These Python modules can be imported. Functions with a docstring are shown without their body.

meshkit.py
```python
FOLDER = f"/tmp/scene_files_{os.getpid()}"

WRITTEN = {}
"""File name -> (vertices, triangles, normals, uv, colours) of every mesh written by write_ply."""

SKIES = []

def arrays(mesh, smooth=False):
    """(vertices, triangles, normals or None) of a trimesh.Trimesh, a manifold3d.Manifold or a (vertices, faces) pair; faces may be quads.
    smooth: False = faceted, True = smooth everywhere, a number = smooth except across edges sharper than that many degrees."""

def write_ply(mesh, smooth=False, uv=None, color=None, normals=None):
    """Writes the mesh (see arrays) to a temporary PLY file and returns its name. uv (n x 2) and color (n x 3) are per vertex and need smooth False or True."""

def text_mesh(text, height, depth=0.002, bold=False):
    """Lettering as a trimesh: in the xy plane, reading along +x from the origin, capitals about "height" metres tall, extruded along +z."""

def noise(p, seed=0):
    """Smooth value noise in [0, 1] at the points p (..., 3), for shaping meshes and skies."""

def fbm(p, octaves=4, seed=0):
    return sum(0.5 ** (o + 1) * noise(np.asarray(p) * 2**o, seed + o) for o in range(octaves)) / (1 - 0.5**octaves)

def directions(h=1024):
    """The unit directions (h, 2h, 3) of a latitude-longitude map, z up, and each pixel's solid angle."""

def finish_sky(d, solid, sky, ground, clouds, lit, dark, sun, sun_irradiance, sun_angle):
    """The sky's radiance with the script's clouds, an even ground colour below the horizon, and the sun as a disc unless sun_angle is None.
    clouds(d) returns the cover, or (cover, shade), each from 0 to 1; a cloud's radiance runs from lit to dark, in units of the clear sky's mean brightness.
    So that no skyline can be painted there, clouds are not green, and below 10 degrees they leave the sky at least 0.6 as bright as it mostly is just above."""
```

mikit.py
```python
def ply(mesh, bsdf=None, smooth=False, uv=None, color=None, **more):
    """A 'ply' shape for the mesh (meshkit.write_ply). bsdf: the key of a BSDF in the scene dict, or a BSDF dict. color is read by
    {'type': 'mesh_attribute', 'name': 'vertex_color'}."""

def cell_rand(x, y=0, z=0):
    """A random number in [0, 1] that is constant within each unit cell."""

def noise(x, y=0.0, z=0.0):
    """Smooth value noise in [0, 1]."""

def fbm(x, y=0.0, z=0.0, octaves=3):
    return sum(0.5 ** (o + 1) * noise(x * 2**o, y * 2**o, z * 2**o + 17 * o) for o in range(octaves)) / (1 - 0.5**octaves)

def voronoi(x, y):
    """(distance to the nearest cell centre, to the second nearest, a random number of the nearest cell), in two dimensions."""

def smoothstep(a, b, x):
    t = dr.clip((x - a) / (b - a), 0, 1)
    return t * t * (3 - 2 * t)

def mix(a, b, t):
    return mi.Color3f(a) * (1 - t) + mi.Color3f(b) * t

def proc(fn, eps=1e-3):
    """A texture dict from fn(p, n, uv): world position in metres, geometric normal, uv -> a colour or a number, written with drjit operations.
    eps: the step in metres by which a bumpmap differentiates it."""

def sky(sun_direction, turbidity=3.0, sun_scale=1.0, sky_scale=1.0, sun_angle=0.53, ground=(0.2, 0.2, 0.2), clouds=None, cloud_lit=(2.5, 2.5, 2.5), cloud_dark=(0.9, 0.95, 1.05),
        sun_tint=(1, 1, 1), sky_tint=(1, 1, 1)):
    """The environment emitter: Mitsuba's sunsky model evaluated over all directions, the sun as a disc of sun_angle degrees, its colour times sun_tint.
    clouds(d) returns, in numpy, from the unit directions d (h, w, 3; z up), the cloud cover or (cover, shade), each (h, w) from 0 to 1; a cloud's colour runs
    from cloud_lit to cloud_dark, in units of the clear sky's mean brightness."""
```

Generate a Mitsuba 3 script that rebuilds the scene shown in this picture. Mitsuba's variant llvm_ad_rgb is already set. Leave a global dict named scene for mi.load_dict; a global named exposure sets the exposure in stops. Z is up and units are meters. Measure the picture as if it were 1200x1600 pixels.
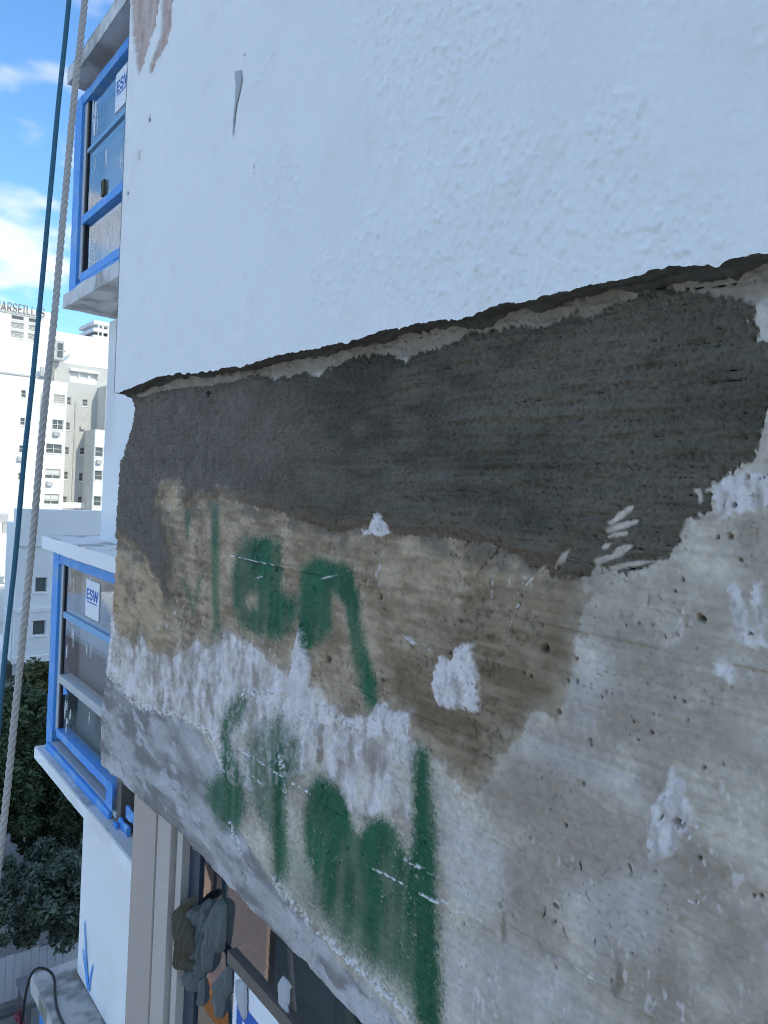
import math
import numpy as np
import trimesh
import mitsuba as mi
import mikit
import meshkit
from shapely.geometry import Polygon, box as sbox

rng = np.random.default_rng(7)
T = mi.ScalarTransform4f
EYE = 13.5                                   # height of the camera above the ground
scene, labels = {}, {}

# ------------------------------------------------------------------ camera, sky, exposure
RIGHT, DOWN, FWD = np.array([[0.781, -0.623, 0.051], [0.024, -0.051, -0.998], [0.624, 0.781, -0.025]])
FWD = np.array([0.62409, 0.78089, -0.02493]); FWD /= np.linalg.norm(FWD)
UP = np.array([-0.0240, 0.0510, 0.9984])
ORIGIN = np.array([-0.46, 0.0, EYE])
scene['camera'] = {'type': 'perspective', 'fov': 55.105, 'fov_axis': 'x', 'near_clip': 0.02, 'far_clip': 3000.0,
                   'to_world': T().look_at(origin=ORIGIN.tolist(), target=(ORIGIN + FWD).tolist(), up=UP.tolist())}
exposure = 3.5
SUN_AZ, SUN_EL = math.radians(12.0), math.radians(31.0)
SUN = (math.sin(SUN_AZ) * math.cos(SUN_EL), -math.cos(SUN_AZ) * math.cos(SUN_EL), math.sin(SUN_EL))


def clouds(d):
    """fair-weather cumulus over the whole sky"""
    z = np.maximum(d[..., 2], 0.02)
    p = np.stack([d[..., 0] / (z + 0.25), d[..., 1] / (z + 0.25), z * 2.0], -1)
    n = meshkit.fbm(p * 3.4 + np.array([35.93, 37.95, 13.35]), 6, 5)
    w = meshkit.fbm(p * 9.0, 4, 11)
    cover = np.clip((n + 0.12 * (w - 0.5) - 0.48) / 0.14, 0, 1)
    shade = np.clip((meshkit.fbm(p * 5.0 + 4.0, 4, 23) - 0.35) * 1.6, 0, 1)
    return cover * cover * (3 - 2 * cover) * 0.72, shade * 0.7


scene['sky'] = mikit.sky(SUN, turbidity=2.4, sun_scale=0.24, clouds=clouds, sky_tint=(0.46, 0.62, 0.76), sun_tint=(0.80, 0.94, 1.12), cloud_lit=(2.2, 2.23, 2.3), cloud_dark=(1.2, 1.25, 1.35))

# ------------------------------------------------------------------ helpers
def key_for(name):
    if name not in scene and not any(k.startswith(name + '__') for k in scene):
        return name
    i = 1
    while f'{name}_{i:03d}' in scene or any(k.startswith(f'{name}_{i:03d}__') for k in scene):
        i += 1
    return f'{name}_{i:03d}'


def add(name, mesh, bsdf, smooth=False, color=None, **lab):
    k = key_for(name)
    scene[k] = mikit.ply(mesh, bsdf, smooth=smooth, color=color)
    if lab:
        labels[k] = lab
    return k


def thing(name, label, category, group=None):
    k = key_for(name)
    labels[k] = {'label': label, 'category': category}
    if group:
        labels[k]['group'] = group
    return k


def bx(x0, x1, y0, y1, z0, z1):
    m = trimesh.creation.box((abs(x1 - x0), abs(y1 - y0), abs(z1 - z0)))
    m.apply_translation(((x0 + x1) / 2, (y0 + y1) / 2, (z0 + z1) / 2))
    return m


def cat(ms):
    return trimesh.util.concatenate(list(ms))


def rough(m, edge, amp, freq, seed=0):
    """a box with worn, uneven faces"""
    v, f = trimesh.remesh.subdivide_to_size(m.vertices, m.faces, edge, max_iter=12)
    m = trimesh.Trimesh(v, f, process=True)
    m.merge_vertices()
    v = np.array(m.vertices)
    n = np.array(m.vertex_normals)
    a = meshkit.fbm(v * freq, 4, seed) - 0.5
    b = np.clip(meshkit.fbm(v * freq * 0.55 + 9, 3, seed + 3) - 0.56, 0, 1) * 2.2
    m.vertices = v + n * (amp * (a * 1.6 - b))[:, None]
    return m


def noise2(x, y, seed=0, n=512):
    """fast value noise on a periodic lattice"""
    L = np.random.default_rng(1000 + seed).random((n, n)).astype(np.float32)
    xi, yi = np.floor(x).astype(np.int64), np.floor(y).astype(np.int64)
    fx, fy = (x - xi).astype(np.float32), (y - yi).astype(np.float32)
    fx, fy = fx * fx * (3 - 2 * fx), fy * fy * (3 - 2 * fy)
    x0, x1, y0, y1 = xi % n, (xi + 1) % n, yi % n, (yi + 1) % n
    return (L[x0, y0] * (1 - fx) + L[x1, y0] * fx) * (1 - fy) + (L[x0, y1] * (1 - fx) + L[x1, y1] * fx) * fy


def fbm2(x, y, seed=0, oc=4):
    o, a, t = 0, 0.5, 0
    for k in range(oc):
        o = o + a * noise2(x * 2**k + 7.3 * k, y * 2**k - 3.1 * k, seed + k)
        t += a
        a *= 0.5
    return o / t


def sstep(a, b, x):
    t = np.clip((x - a) / (b - a), 0, 1)
    return t * t * (3 - 2 * t)


def seg_dist(S, Z, pts, closed):
    d = np.full(S.shape, 1e9, np.float32)
    inside = np.zeros(S.shape, bool)
    n = len(pts)
    for i in range(n if closed else n - 1):
        (ax, ay), (bx_, by) = pts[i], pts[(i + 1) % n]
        ex, ey = bx_ - ax, by - ay
        px, py = S - ax, Z - ay
        t = np.clip((px * ex + py * ey) / (ex * ex + ey * ey + 1e-12), 0, 1)
        d = np.minimum(d, (px - ex * t)**2 + (py - ey * t)**2)
        if closed:
            c = (ay > Z) != (by > Z)
            inside ^= c & (S < ex * (Z - ay) / (ey if abs(ey) > 1e-12 else 1e-12) + ax)
    d = np.sqrt(d)
    return np.where(inside, d, -d) if closed else d


def sdf(S, Z, pts, closed=True, pad=0.04):
    """signed distance (inside positive) to a closed outline, or distance to a line, in wall metres; far points are left at the pad"""
    a = np.array(pts)
    lo, hi = a.min(0) - pad, a.max(0) + pad
    m = (S > lo[0]) & (S < hi[0]) & (Z > lo[1]) & (Z < hi[1])
    out = np.full(S.shape, -pad if closed else pad, np.float32)
    out[m] = seg_dist(S[m], Z[m], pts, closed)
    return out


def grid_faces(nr, nc):
    i, j = np.meshgrid(np.arange(nr - 1), np.arange(nc - 1), indexing='ij')
    a = (i * nc + j).ravel()
    q = np.stack([a, a + 1, a + nc + 1, a + nc], 1)
    return np.vstack([q[:, [0, 1, 2]], q[:, [0, 2, 3]]])


def sub_mesh(V, F, keep):
    f = F[keep]
    used, inv = np.unique(f, return_inverse=True)
    return V[used], inv.reshape(-1, 3), used


def tube(pts, r, sides=8, closed_ends=True):
    p = np.asarray(pts, float)
    r = np.broadcast_to(np.asarray(r, float), (len(p),))
    t = np.gradient(p, axis=0)
    t /= np.linalg.norm(t, axis=1, keepdims=True)
    ref = np.array([0.31, 0.93, 0.2])
    a = np.cross(t, ref)
    a /= np.linalg.norm(a, axis=1, keepdims=True)
    b = np.cross(t, a)
    g = np.arange(sides) * 2 * np.pi / sides
    v = p[:, None] + r[:, None, None] * (np.cos(g)[None, :, None] * a[:, None] + np.sin(g)[None, :, None] * b[:, None])
    i, j = np.meshgrid(np.arange(len(p) - 1), np.arange(sides), indexing='ij')
    q = np.stack([i * sides + j, i * sides + (j + 1) % sides, (i + 1) * sides + (j + 1) % sides, (i + 1) * sides + j], -1).reshape(-1, 4)
    f = np.vstack([q[:, [0, 2, 1]], q[:, [0, 3, 2]]])
    V = v.reshape(-1, 3)
    if closed_ends:
        n = len(V)
        V = np.vstack([V, p[:1], p[-1:]])
        k = np.arange(sides)
        e = (len(p) - 1) * sides
        f = np.vstack([f, np.stack([k, (k + 1) % sides, np.full(sides, n)], 1), np.stack([e + (k + 1) % sides, e + k, np.full(sides, n + 1)], 1)])
    return trimesh.Trimesh(V, f, process=False)


def smooth_path(pts, n):
    from scipy.interpolate import CubicSpline
    p = np.asarray(pts, float)
    u = np.r_[0, np.cumsum(np.linalg.norm(np.diff(p, axis=0), axis=1))]
    return CubicSpline(u, p)(np.linspace(0, u[-1], n))


def puff(pts, x, thick, cell=0.0012, wide=0.006, seed=0, wrinkle=0.0, base=None):
    """a blob of stuff stuck on a pane: outline in (along, height) metres, bulging outwards from x"""
    a = np.array(pts)
    lo, hi = a.min(0) - 2 * cell, a.max(0) + 2 * cell
    ns, nz = int((hi[0] - lo[0]) / cell) + 2, int((hi[1] - lo[1]) / cell) + 2
    S, Z = np.meshgrid(np.linspace(lo[0], hi[0], ns), np.linspace(lo[1], hi[1], nz), indexing='ij')
    d = seg_dist(S, Z, pts, True) + 0.0016 * (fbm2(S * 300, Z * 160, seed) - 0.5)
    h = thick * np.sqrt(np.clip(d / wide, 0, 1)) * (0.75 + 0.5 * fbm2(S * 120, Z * 40, seed + 2))
    if wrinkle:
        h = h + wrinkle * np.clip(d / 0.004, 0, 1) * (0.5 + 0.5 * np.sin(S * 560 + 60 * Z + 9 * fbm2(S * 40, Z * 14, seed + 4, 2)) + 0.2 * noise2(S * 420, Z * 300, seed + 5))
    V = np.stack([(x if base is None else base(S)) - h, S, Z + EYE], -1).reshape(-1, 3)
    F = grid_faces(ns, nz)
    keep = (d.ravel()[F] > -cell).all(1) & (d.ravel()[F] > 0).any(1)
    v, f, _ = sub_mesh(V, F, keep)
    return trimesh.Trimesh(v, f, process=False)


# ------------------------------------------------------------------ materials (base colours)
def rgb(*c):
    return {'type': 'rgb', 'value': [float(x) for x in c]}


def mat(name, color, roughness=0.8, metallic=0.0, spec=0.5, two=True, **more):
    b = {'type': 'principled', 'base_color': color if isinstance(color, dict) else rgb(*color), 'roughness': roughness, 'metallic': metallic, 'specular': spec, **more}
    scene[name] = {'type': 'twosided', 'b': b} if two else b


VC = {'type': 'mesh_attribute', 'name': 'vertex_color'}
mat('m_concrete', VC, 0.9, spec=0.25)
mat('m_mortar', VC, 0.93, spec=0.2)
mat('m_spray', VC, 0.6, spec=0.35)
mat('m_stucco', VC, 0.75, spec=0.3)
mat('m_leaf', VC, 0.55, spec=0.4)


def grime(a, b, f, t0=0.5, t1=0.75):
    return mikit.proc(lambda p, n, uv: mikit.mix(a, b, mikit.smoothstep(t0, t1, mikit.fbm(p.x * f, p.y * f, p.z * f * 0.6, 4))))


mat('m_white_wall', grime((0.80, 0.80, 0.79), (0.70, 0.70, 0.68), 3.0), 0.8)
mat('m_slab', grime((0.62, 0.61, 0.59), (0.34, 0.33, 0.31), 7.0, 0.45, 0.7), 0.88)
mat('m_slab_dirty', grime((0.50, 0.48, 0.44), (0.20, 0.185, 0.16), 9.0, 0.35, 0.68), 0.9)
mat('m_blue_tape', grime((0.065, 0.285, 0.70), (0.17, 0.36, 0.64), 11.0, 0.48, 0.74), 0.5)
mat('m_far_white', grime((0.80, 0.80, 0.78), (0.70, 0.70, 0.67), 0.35, 0.45, 0.8), 0.85)
mat('m_far_grey', grime((0.50, 0.51, 0.50), (0.42, 0.43, 0.42), 0.35, 0.45, 0.8), 0.85)
mat('m_blue_pale', (0.16, 0.36, 0.58), 0.45)
mat('m_bronze', (0.12, 0.105, 0.09), 0.4, spec=0.5)
mat('m_tan', (0.40, 0.345, 0.30), 0.45, spec=0.5)
mat('m_tan_light', (0.46, 0.41, 0.37), 0.45, spec=0.5)
mat('m_navy', (0.02, 0.035, 0.06), 0.35)
mat('m_gasket', (0.012, 0.012, 0.013), 0.6)
mat('m_alu', (0.45, 0.47, 0.47), 0.4)
mat('m_room', (0.16, 0.18, 0.19), 0.9)
mat('m_blind', (0.15, 0.17, 0.17), 0.8)
scene['m_glass'] = {'type': 'thindielectric', 'int_ior': 1.52}
scene['m_coated_glass'] = {'type': 'thindielectric', 'int_ior': 2.2}
mat('m_far_glass', (0.10, 0.115, 0.115), 0.15, spec=0.6)
mat('m_far_louver', (0.50, 0.48, 0.42), 0.6)
mat('m_far_frame', (0.62, 0.62, 0.60), 0.6)
mat('m_letter', (0.20, 0.20, 0.20), 0.6)
mat('m_sticker', (0.74, 0.76, 0.80), 0.5)
mat('m_print', (0.02, 0.10, 0.42), 0.5)
mat('m_paint_blue', (0.10, 0.36, 0.78), 0.6)
mat('m_drip', (0.75, 0.76, 0.76), 0.6)
mat('m_splat_olive', (0.085, 0.075, 0.05), 0.8)
mat('m_splat_grey', (0.13, 0.14, 0.14), 0.75)
mat('m_scrap', (0.40, 0.41, 0.43), 0.7)
mat('m_rope_white', (0.42, 0.39, 0.36), 0.9)
mat('m_rope_blue', (0.045, 0.135, 0.20), 0.85)
mat('m_cable', (0.012, 0.012, 0.014), 0.5)
mat('m_red_wire', (0.20, 0.03, 0.04), 0.6)
mat('m_ground', grime((0.31, 0.30, 0.28), (0.22, 0.215, 0.20), 0.6), 0.9)
mat('m_asphalt', (0.05, 0.05, 0.052), 0.9)
mat('m_bark', (0.10, 0.075, 0.055), 0.95)
mat('m_fence', (0.70, 0.71, 0.72), 0.7)
mat('m_bin', (0.17, 0.16, 0.165), 0.6)
mat('m_bin_lid', (0.27, 0.27, 0.28), 0.6)
mat('m_tarp', (0.01, 0.14, 0.07), 0.6)
mat('m_slate', (0.07, 0.105, 0.125), 0.8)
mat('m_grey_green', (0.30, 0.34, 0.32), 0.85)
mat('m_peach', (0.55, 0.42, 0.375), 0.85)
mat('m_orange', (0.72, 0.28, 0.07), 0.8)
mat('m_sand_paint', (0.52, 0.44, 0.35), 0.85)

# ------------------------------------------------------------------ outlines measured on the wall: (metres along the wall, metres above the eye)
MORTAR = [(1.5058,0.1373), (1.4727,0.1851), (1.2795,0.1555), (1.2783,0.1454), (1.2189,0.1466), (1.135,0.1485), (1.0271,0.1438), (0.9358,0.1416), (0.8497,0.1474), (0.8046,0.1335), (0.7787,0.1351), (0.7539,0.1351), (0.7344,0.1377), (0.7218,0.1335), (0.704,0.1275), (0.6918,0.1357), (0.6672,0.1402), (0.6403,0.1434), (0.6177,0.1429), (0.5781,0.1384), (0.5606,0.1313), (0.5553,0.1264), (0.551,0.1322), (0.5418,0.1354), (0.5057,0.1359), (0.489,0.1397), (0.4706,0.1441), (0.4422,0.1446), (0.4234,0.1446), (0.4045,0.1429), (0.3956,0.139), (0.3826,0.1386), (0.372,0.1406), (0.3642,0.1429), (0.3542,0.1452), (0.3475,0.1403), (0.3378,0.1402), (0.3286,0.1439), (0.3163,0.146), (0.3064,0.1462), (0.2992,0.1521), (0.2884,0.1532), (0.2802,0.1527), (0.272,0.1481), (0.264,0.1448), (0.255,0.1419), (0.2435,0.1378), (0.2342,0.1353), (0.2284,0.1327), (0.2214,0.1287), (0.2165,0.1255), (0.2151,0.121), (0.2207,0.1183), (0.2194,0.1162), (0.2128,0.1152), (0.2144,0.11), (0.2163,0.1043), (0.2098,0.1031), (0.1986,0.1025), (0.1968,0.0737), (0.2077,0.0695), (0.2101,0.0419), (0.2141,0.0318), (0.2263,0.0298), (0.2272,0.025), (0.2317,0.0237), (0.2351,0.0196), (0.2397,0.0179), (0.2427,0.0124), (0.2391,0.0096), (0.2371,0.0039), (0.2385,-0.0007), (0.2415,-0.0066), (0.2527,-0.0094), (0.2552,-0.0185), (0.2563,-0.0232), (0.2605,-0.0274), (0.2626,-0.0319), (0.2665,-0.0353), (0.273,-0.0369), (0.2823,-0.0432), (0.289,-0.0457), (0.3007,-0.0466), (0.3098,-0.0449), (0.3141,-0.044), (0.3234,-0.045), (0.3252,-0.0504), (0.334,-0.0543), (0.3402,-0.0574), (0.3643,-0.0574), (0.3906,-0.0502), (0.4046,-0.0449), (0.419,-0.0409), (0.4391,-0.0388), (0.4706,-0.037), (0.4923,-0.0375), (0.507,-0.0387), (0.5189,-0.0366), (0.5346,-0.0378), (0.5566,-0.0407), (0.5643,-0.0324), (0.5751,-0.0248), (0.5807,-0.0186), (0.5861,-0.017), (0.5956,-0.0306), (0.617,-0.0379), (0.6406,-0.0444), (0.6648,-0.0441), (0.6998,-0.0393), (0.7383,-0.0365), (0.7895,-0.0286), (0.8333,-0.0251), (0.8933,-0.021), (0.9256,-0.0179), (0.9379,-0.0121), (0.9487,-0.0232), (0.9733,-0.0224), (0.9883,-0.0202), (1.0095,-0.0238), (1.0285,-0.034), (1.0623,-0.0424), (1.0635,-0.0094), (1.1084,-0.0006), (1.1432,-0.0115), (1.1515,-0.0324), (1.1307,-0.053), (1.1113,-0.066), (1.098,-0.0951), (1.0887,-0.1113), (1.0899,-0.1462), (1.0894,-0.1731), (1.1057,-0.1854), (1.1246,-0.178), (1.1528,-0.1642), (1.1853,-0.1461), (1.2038,-0.1342), (1.2376,-0.1224), (1.2786,-0.1151), (1.3348,-0.1096), (1.3693,-0.11), (1.4727,-0.1171)]
BARE = [[(0.3136,-0.0128), (0.3036,-0.0035), (0.2951,0.0001), (0.2975,-0.0032), (0.3048,-0.009), (0.3119,-0.0132)],[(0.3158,-0.019), (0.3102,-0.0149), (0.2985,-0.0109), (0.2895,-0.0095), (0.2928,-0.0119), (0.3028,-0.0158), (0.3131,-0.0193)],[(0.315,-0.0231), (0.3099,-0.02), (0.299,-0.0187), (0.2994,-0.0201), (0.3081,-0.0221), (0.3139,-0.024)],[(0.3199,-0.0315), (0.3168,-0.0284), (0.3126,-0.0276), (0.3134,-0.0304), (0.3182,-0.0327)],[(0.3236,-0.0412), (0.3194,-0.0385), (0.3104,-0.0357), (0.306,-0.0302), (0.3004,-0.0279), (0.2947,-0.0283), (0.3015,-0.0348), (0.3086,-0.0383), (0.3191,-0.0431), (0.3218,-0.0443)],[(0.3114,-0.0446), (0.3011,-0.0412), (0.2895,-0.0382), (0.2759,-0.0368), (0.2864,-0.0405), (0.2978,-0.0436), (0.3097,-0.0458)],[(0.3616,-0.0506), (0.3584,-0.0448), (0.3533,-0.0384), (0.3476,-0.0344), (0.3511,-0.0441), (0.3563,-0.0486), (0.3597,-0.0524)],[(0.3812,-0.061), (0.3771,-0.0549), (0.3712,-0.0482), (0.3668,-0.0487), (0.3727,-0.0549), (0.378,-0.0616)],[(0.2502,0.013), (0.2467,0.0131), (0.2449,0.0061), (0.2474,0.0035), (0.2481,0.0085)],[(0.2491,-0.0037), (0.2458,-0.0006), (0.2394,-0.0061), (0.2441,-0.0064)]]
TAN = [(1.4739,-0.1084), (1.135,0.0091), (0.9312,-0.0013), (0.5766,-0.0056), (0.406,-0.0255), (0.3378,-0.0494), (0.3362,-0.056), (0.3333,-0.0652), (0.3274,-0.0682), (0.332,-0.0756), (0.3326,-0.0829), (0.3369,-0.0874), (0.3353,-0.0939), (0.3392,-0.0961), (0.3405,-0.1031), (0.3365,-0.1105), (0.3314,-0.1163), (0.3361,-0.1245), (0.3417,-0.1365), (0.3425,-0.1508), (0.3506,-0.1643), (0.3775,-0.168), (0.3791,-0.1823), (0.3849,-0.1944), (0.3933,-0.1995), (0.3975,-0.2087), (0.404,-0.2161), (0.4056,-0.2235), (0.4122,-0.2311), (0.4167,-0.2391), (0.4238,-0.2427), (0.4258,-0.2467), (0.4381,-0.2549), (0.4428,-0.2549), (0.4542,-0.2509), (0.4653,-0.2455), (0.4717,-0.2377), (0.4829,-0.2354), (0.4917,-0.234), (0.501,-0.229), (0.5192,-0.2302), (0.5193,-0.2057), (0.5467,-0.2111), (0.566,-0.2226), (0.5931,-0.23), (0.6117,-0.235), (0.6472,-0.2327), (0.664,-0.2257), (0.6733,-0.2215), (0.6983,-0.221), (0.7015,-0.1997), (0.7147,-0.1587), (0.72,-0.1775), (0.7276,-0.2023), (0.7361,-0.2185), (0.7505,-0.2202), (0.7721,-0.2149), (0.8044,-0.2073), (0.8401,-0.2004), (0.8701,-0.201), (0.9019,-0.1974), (0.9177,-0.2126), (0.9461,-0.227), (0.9661,-0.2346), (0.9747,-0.2326), (0.9931,-0.2222), (1.0112,-0.2397), (1.0557,-0.2582), (1.0788,-0.2699), (1.1508,-0.2775), (1.1843,-0.2779), (1.2102,-0.2548), (1.2278,-0.2821), (1.2414,-0.2959), (1.2583,-0.2847), (1.2751,-0.2767), (1.3135,-0.2839), (1.3387,-0.2722), (1.3592,-0.2474), (1.4538,-0.2626)]
WASH = [(1.4554,-0.2504), (1.3592,-0.2474), (1.2119,-0.24), (0.9942,-0.2121), (0.9025,-0.1914), (0.8405,-0.1972), (0.7724,-0.2118), (0.728,-0.2137), (0.7154,-0.1513), (0.697,-0.2207), (0.6474,-0.2307), (0.5932,-0.2287), (0.5661,-0.2214), (0.5468,-0.2099), (0.5167,-0.2032), (0.513,-0.2265), (0.508,-0.2553), (0.5127,-0.3119), (0.5514,-0.3141), (0.5916,-0.3392), (0.6275,-0.3219), (0.6658,-0.3068), (0.717,-0.3348), (0.8039,-0.3844), (0.8727,-0.3958), (0.9032,-0.3755), (0.9283,-0.3423), (0.9908,-0.348), (1.029,-0.3519), (1.0866,-0.3576), (1.1409,-0.3648), (1.2284,-0.38), (1.2696,-0.3748), (1.3172,-0.3634), (1.3847,-0.3586), (1.4402,-0.3672)]
SPIKE = [(0.7154,-0.1513), (0.704,-0.1715), (0.6946,-0.2026), (0.6963,-0.2286), (0.7013,-0.263), (0.7227,-0.3028), (0.7516,-0.3054), (0.7386,-0.2541), (0.735,-0.2152), (0.7268,-0.1795)]
BLUEGREY = [(1.4791,-0.3745), (1.367,-0.3547), (1.2284,-0.38), (1.0866,-0.3576), (0.9908,-0.348), (0.9032,-0.3755), (0.8405,-0.4477), (0.7635,-0.4724), (0.6893,-0.4874), (0.5784,-0.4961), (0.4888,-0.4975), (0.5938,-0.5792), (1.4517,-0.5821)]
PLASTER = [[(0.4891,-0.1564), (0.4841,-0.1436), (0.4731,-0.1436), (0.4632,-0.1336), (0.4479,-0.125), (0.4424,-0.1262), (0.4398,-0.1401), (0.4353,-0.1502), (0.4319,-0.1643), (0.4297,-0.1747), (0.4329,-0.1822), (0.4458,-0.1845), (0.456,-0.186), (0.4695,-0.1907), (0.4805,-0.1895), (0.4887,-0.184), (0.4904,-0.1726)],[(0.5669,-0.1245), (0.5415,-0.1303), (0.5221,-0.136), (0.4973,-0.1403), (0.4892,-0.144), (0.5078,-0.143), (0.5263,-0.1411), (0.548,-0.1352)],[(0.2707,-0.2391), (0.2701,-0.226), (0.2695,-0.2133), (0.2717,-0.2026), (0.2677,-0.1963), (0.258,-0.1868), (0.2596,-0.1826), (0.2548,-0.171), (0.2481,-0.1761), (0.2442,-0.182), (0.2425,-0.1873), (0.2379,-0.1975), (0.2375,-0.2036), (0.243,-0.2138), (0.2479,-0.2222), (0.2497,-0.2281), (0.2608,-0.2432), (0.2672,-0.2474), (0.2736,-0.247), (0.2707,-0.2391)],[(0.2247,-0.048), (0.2216,-0.0452), (0.216,-0.0457), (0.2129,-0.0572), (0.2106,-0.0687), (0.2065,-0.072), (0.2039,-0.0833), (0.2114,-0.0867), (0.2176,-0.082), (0.2192,-0.0702), (0.2232,-0.0587)],[(0.2129,-0.0441), (0.2046,-0.0415), (0.2015,-0.0535), (0.1993,-0.0649), (0.1983,-0.0821), (0.2039,-0.0821), (0.2075,-0.0682), (0.2107,-0.0549)],[(0.2323,-0.0975), (0.225,-0.0936), (0.2176,-0.096), (0.2153,-0.1068), (0.2199,-0.1095), (0.2251,-0.105), (0.2294,-0.1027)],[(0.2087,-0.0989), (0.2019,-0.0958), (0.2009,-0.1002), (0.2069,-0.1032)],[(0.2912,-0.1346), (0.2871,-0.1345), (0.2833,-0.1389), (0.2857,-0.1413), (0.2908,-0.1408)],[(0.5935,-0.0173), (0.5817,-0.02), (0.5684,-0.0308), (0.5616,-0.0404), (0.5839,-0.0434), (0.6032,-0.0436), (0.6165,-0.0433), (0.5955,-0.0325)],[(0.5819,-0.2217), (0.5604,-0.2032), (0.5476,-0.2126), (0.5211,-0.2068), (0.5194,-0.2284), (0.5279,-0.2401), (0.5476,-0.2366), (0.567,-0.2487), (0.583,-0.2469)],[(0.2363,0.0187), (0.2245,0.0258), (0.2086,0.024), (0.1939,0.026), (0.1926,0.0051), (0.2149,0.0001), (0.2306,-0.0068), (0.2383,-0.0035), (0.2365,0.0073)]]
PALE = [[(0.3357,-0.2896), (0.3166,-0.2737), (0.2809,-0.2497), (0.2548,-0.2419), (0.2492,-0.2567), (0.2515,-0.2924), (0.2694,-0.3107), (0.2898,-0.3078), (0.3047,-0.3249), (0.3282,-0.3129)],[(0.472,-0.2669), (0.4309,-0.28), (0.3939,-0.2869), (0.3905,-0.3331), (0.4322,-0.3642), (0.4574,-0.3478), (0.4685,-0.3121)],[(0.4628,-0.3852), (0.3886,-0.3586), (0.3319,-0.3441), (0.3013,-0.3748), (0.4485,-0.464), (0.4594,-0.4298)],[(0.3338,-0.1066), (0.3036,-0.1053), (0.3017,-0.1326), (0.3321,-0.1738), (0.3395,-0.1515)],[(0.381,-0.1829), (0.3314,-0.1832), (0.2826,-0.1863), (0.2766,-0.2022), (0.3299,-0.2045), (0.393,-0.2047)]]
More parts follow.
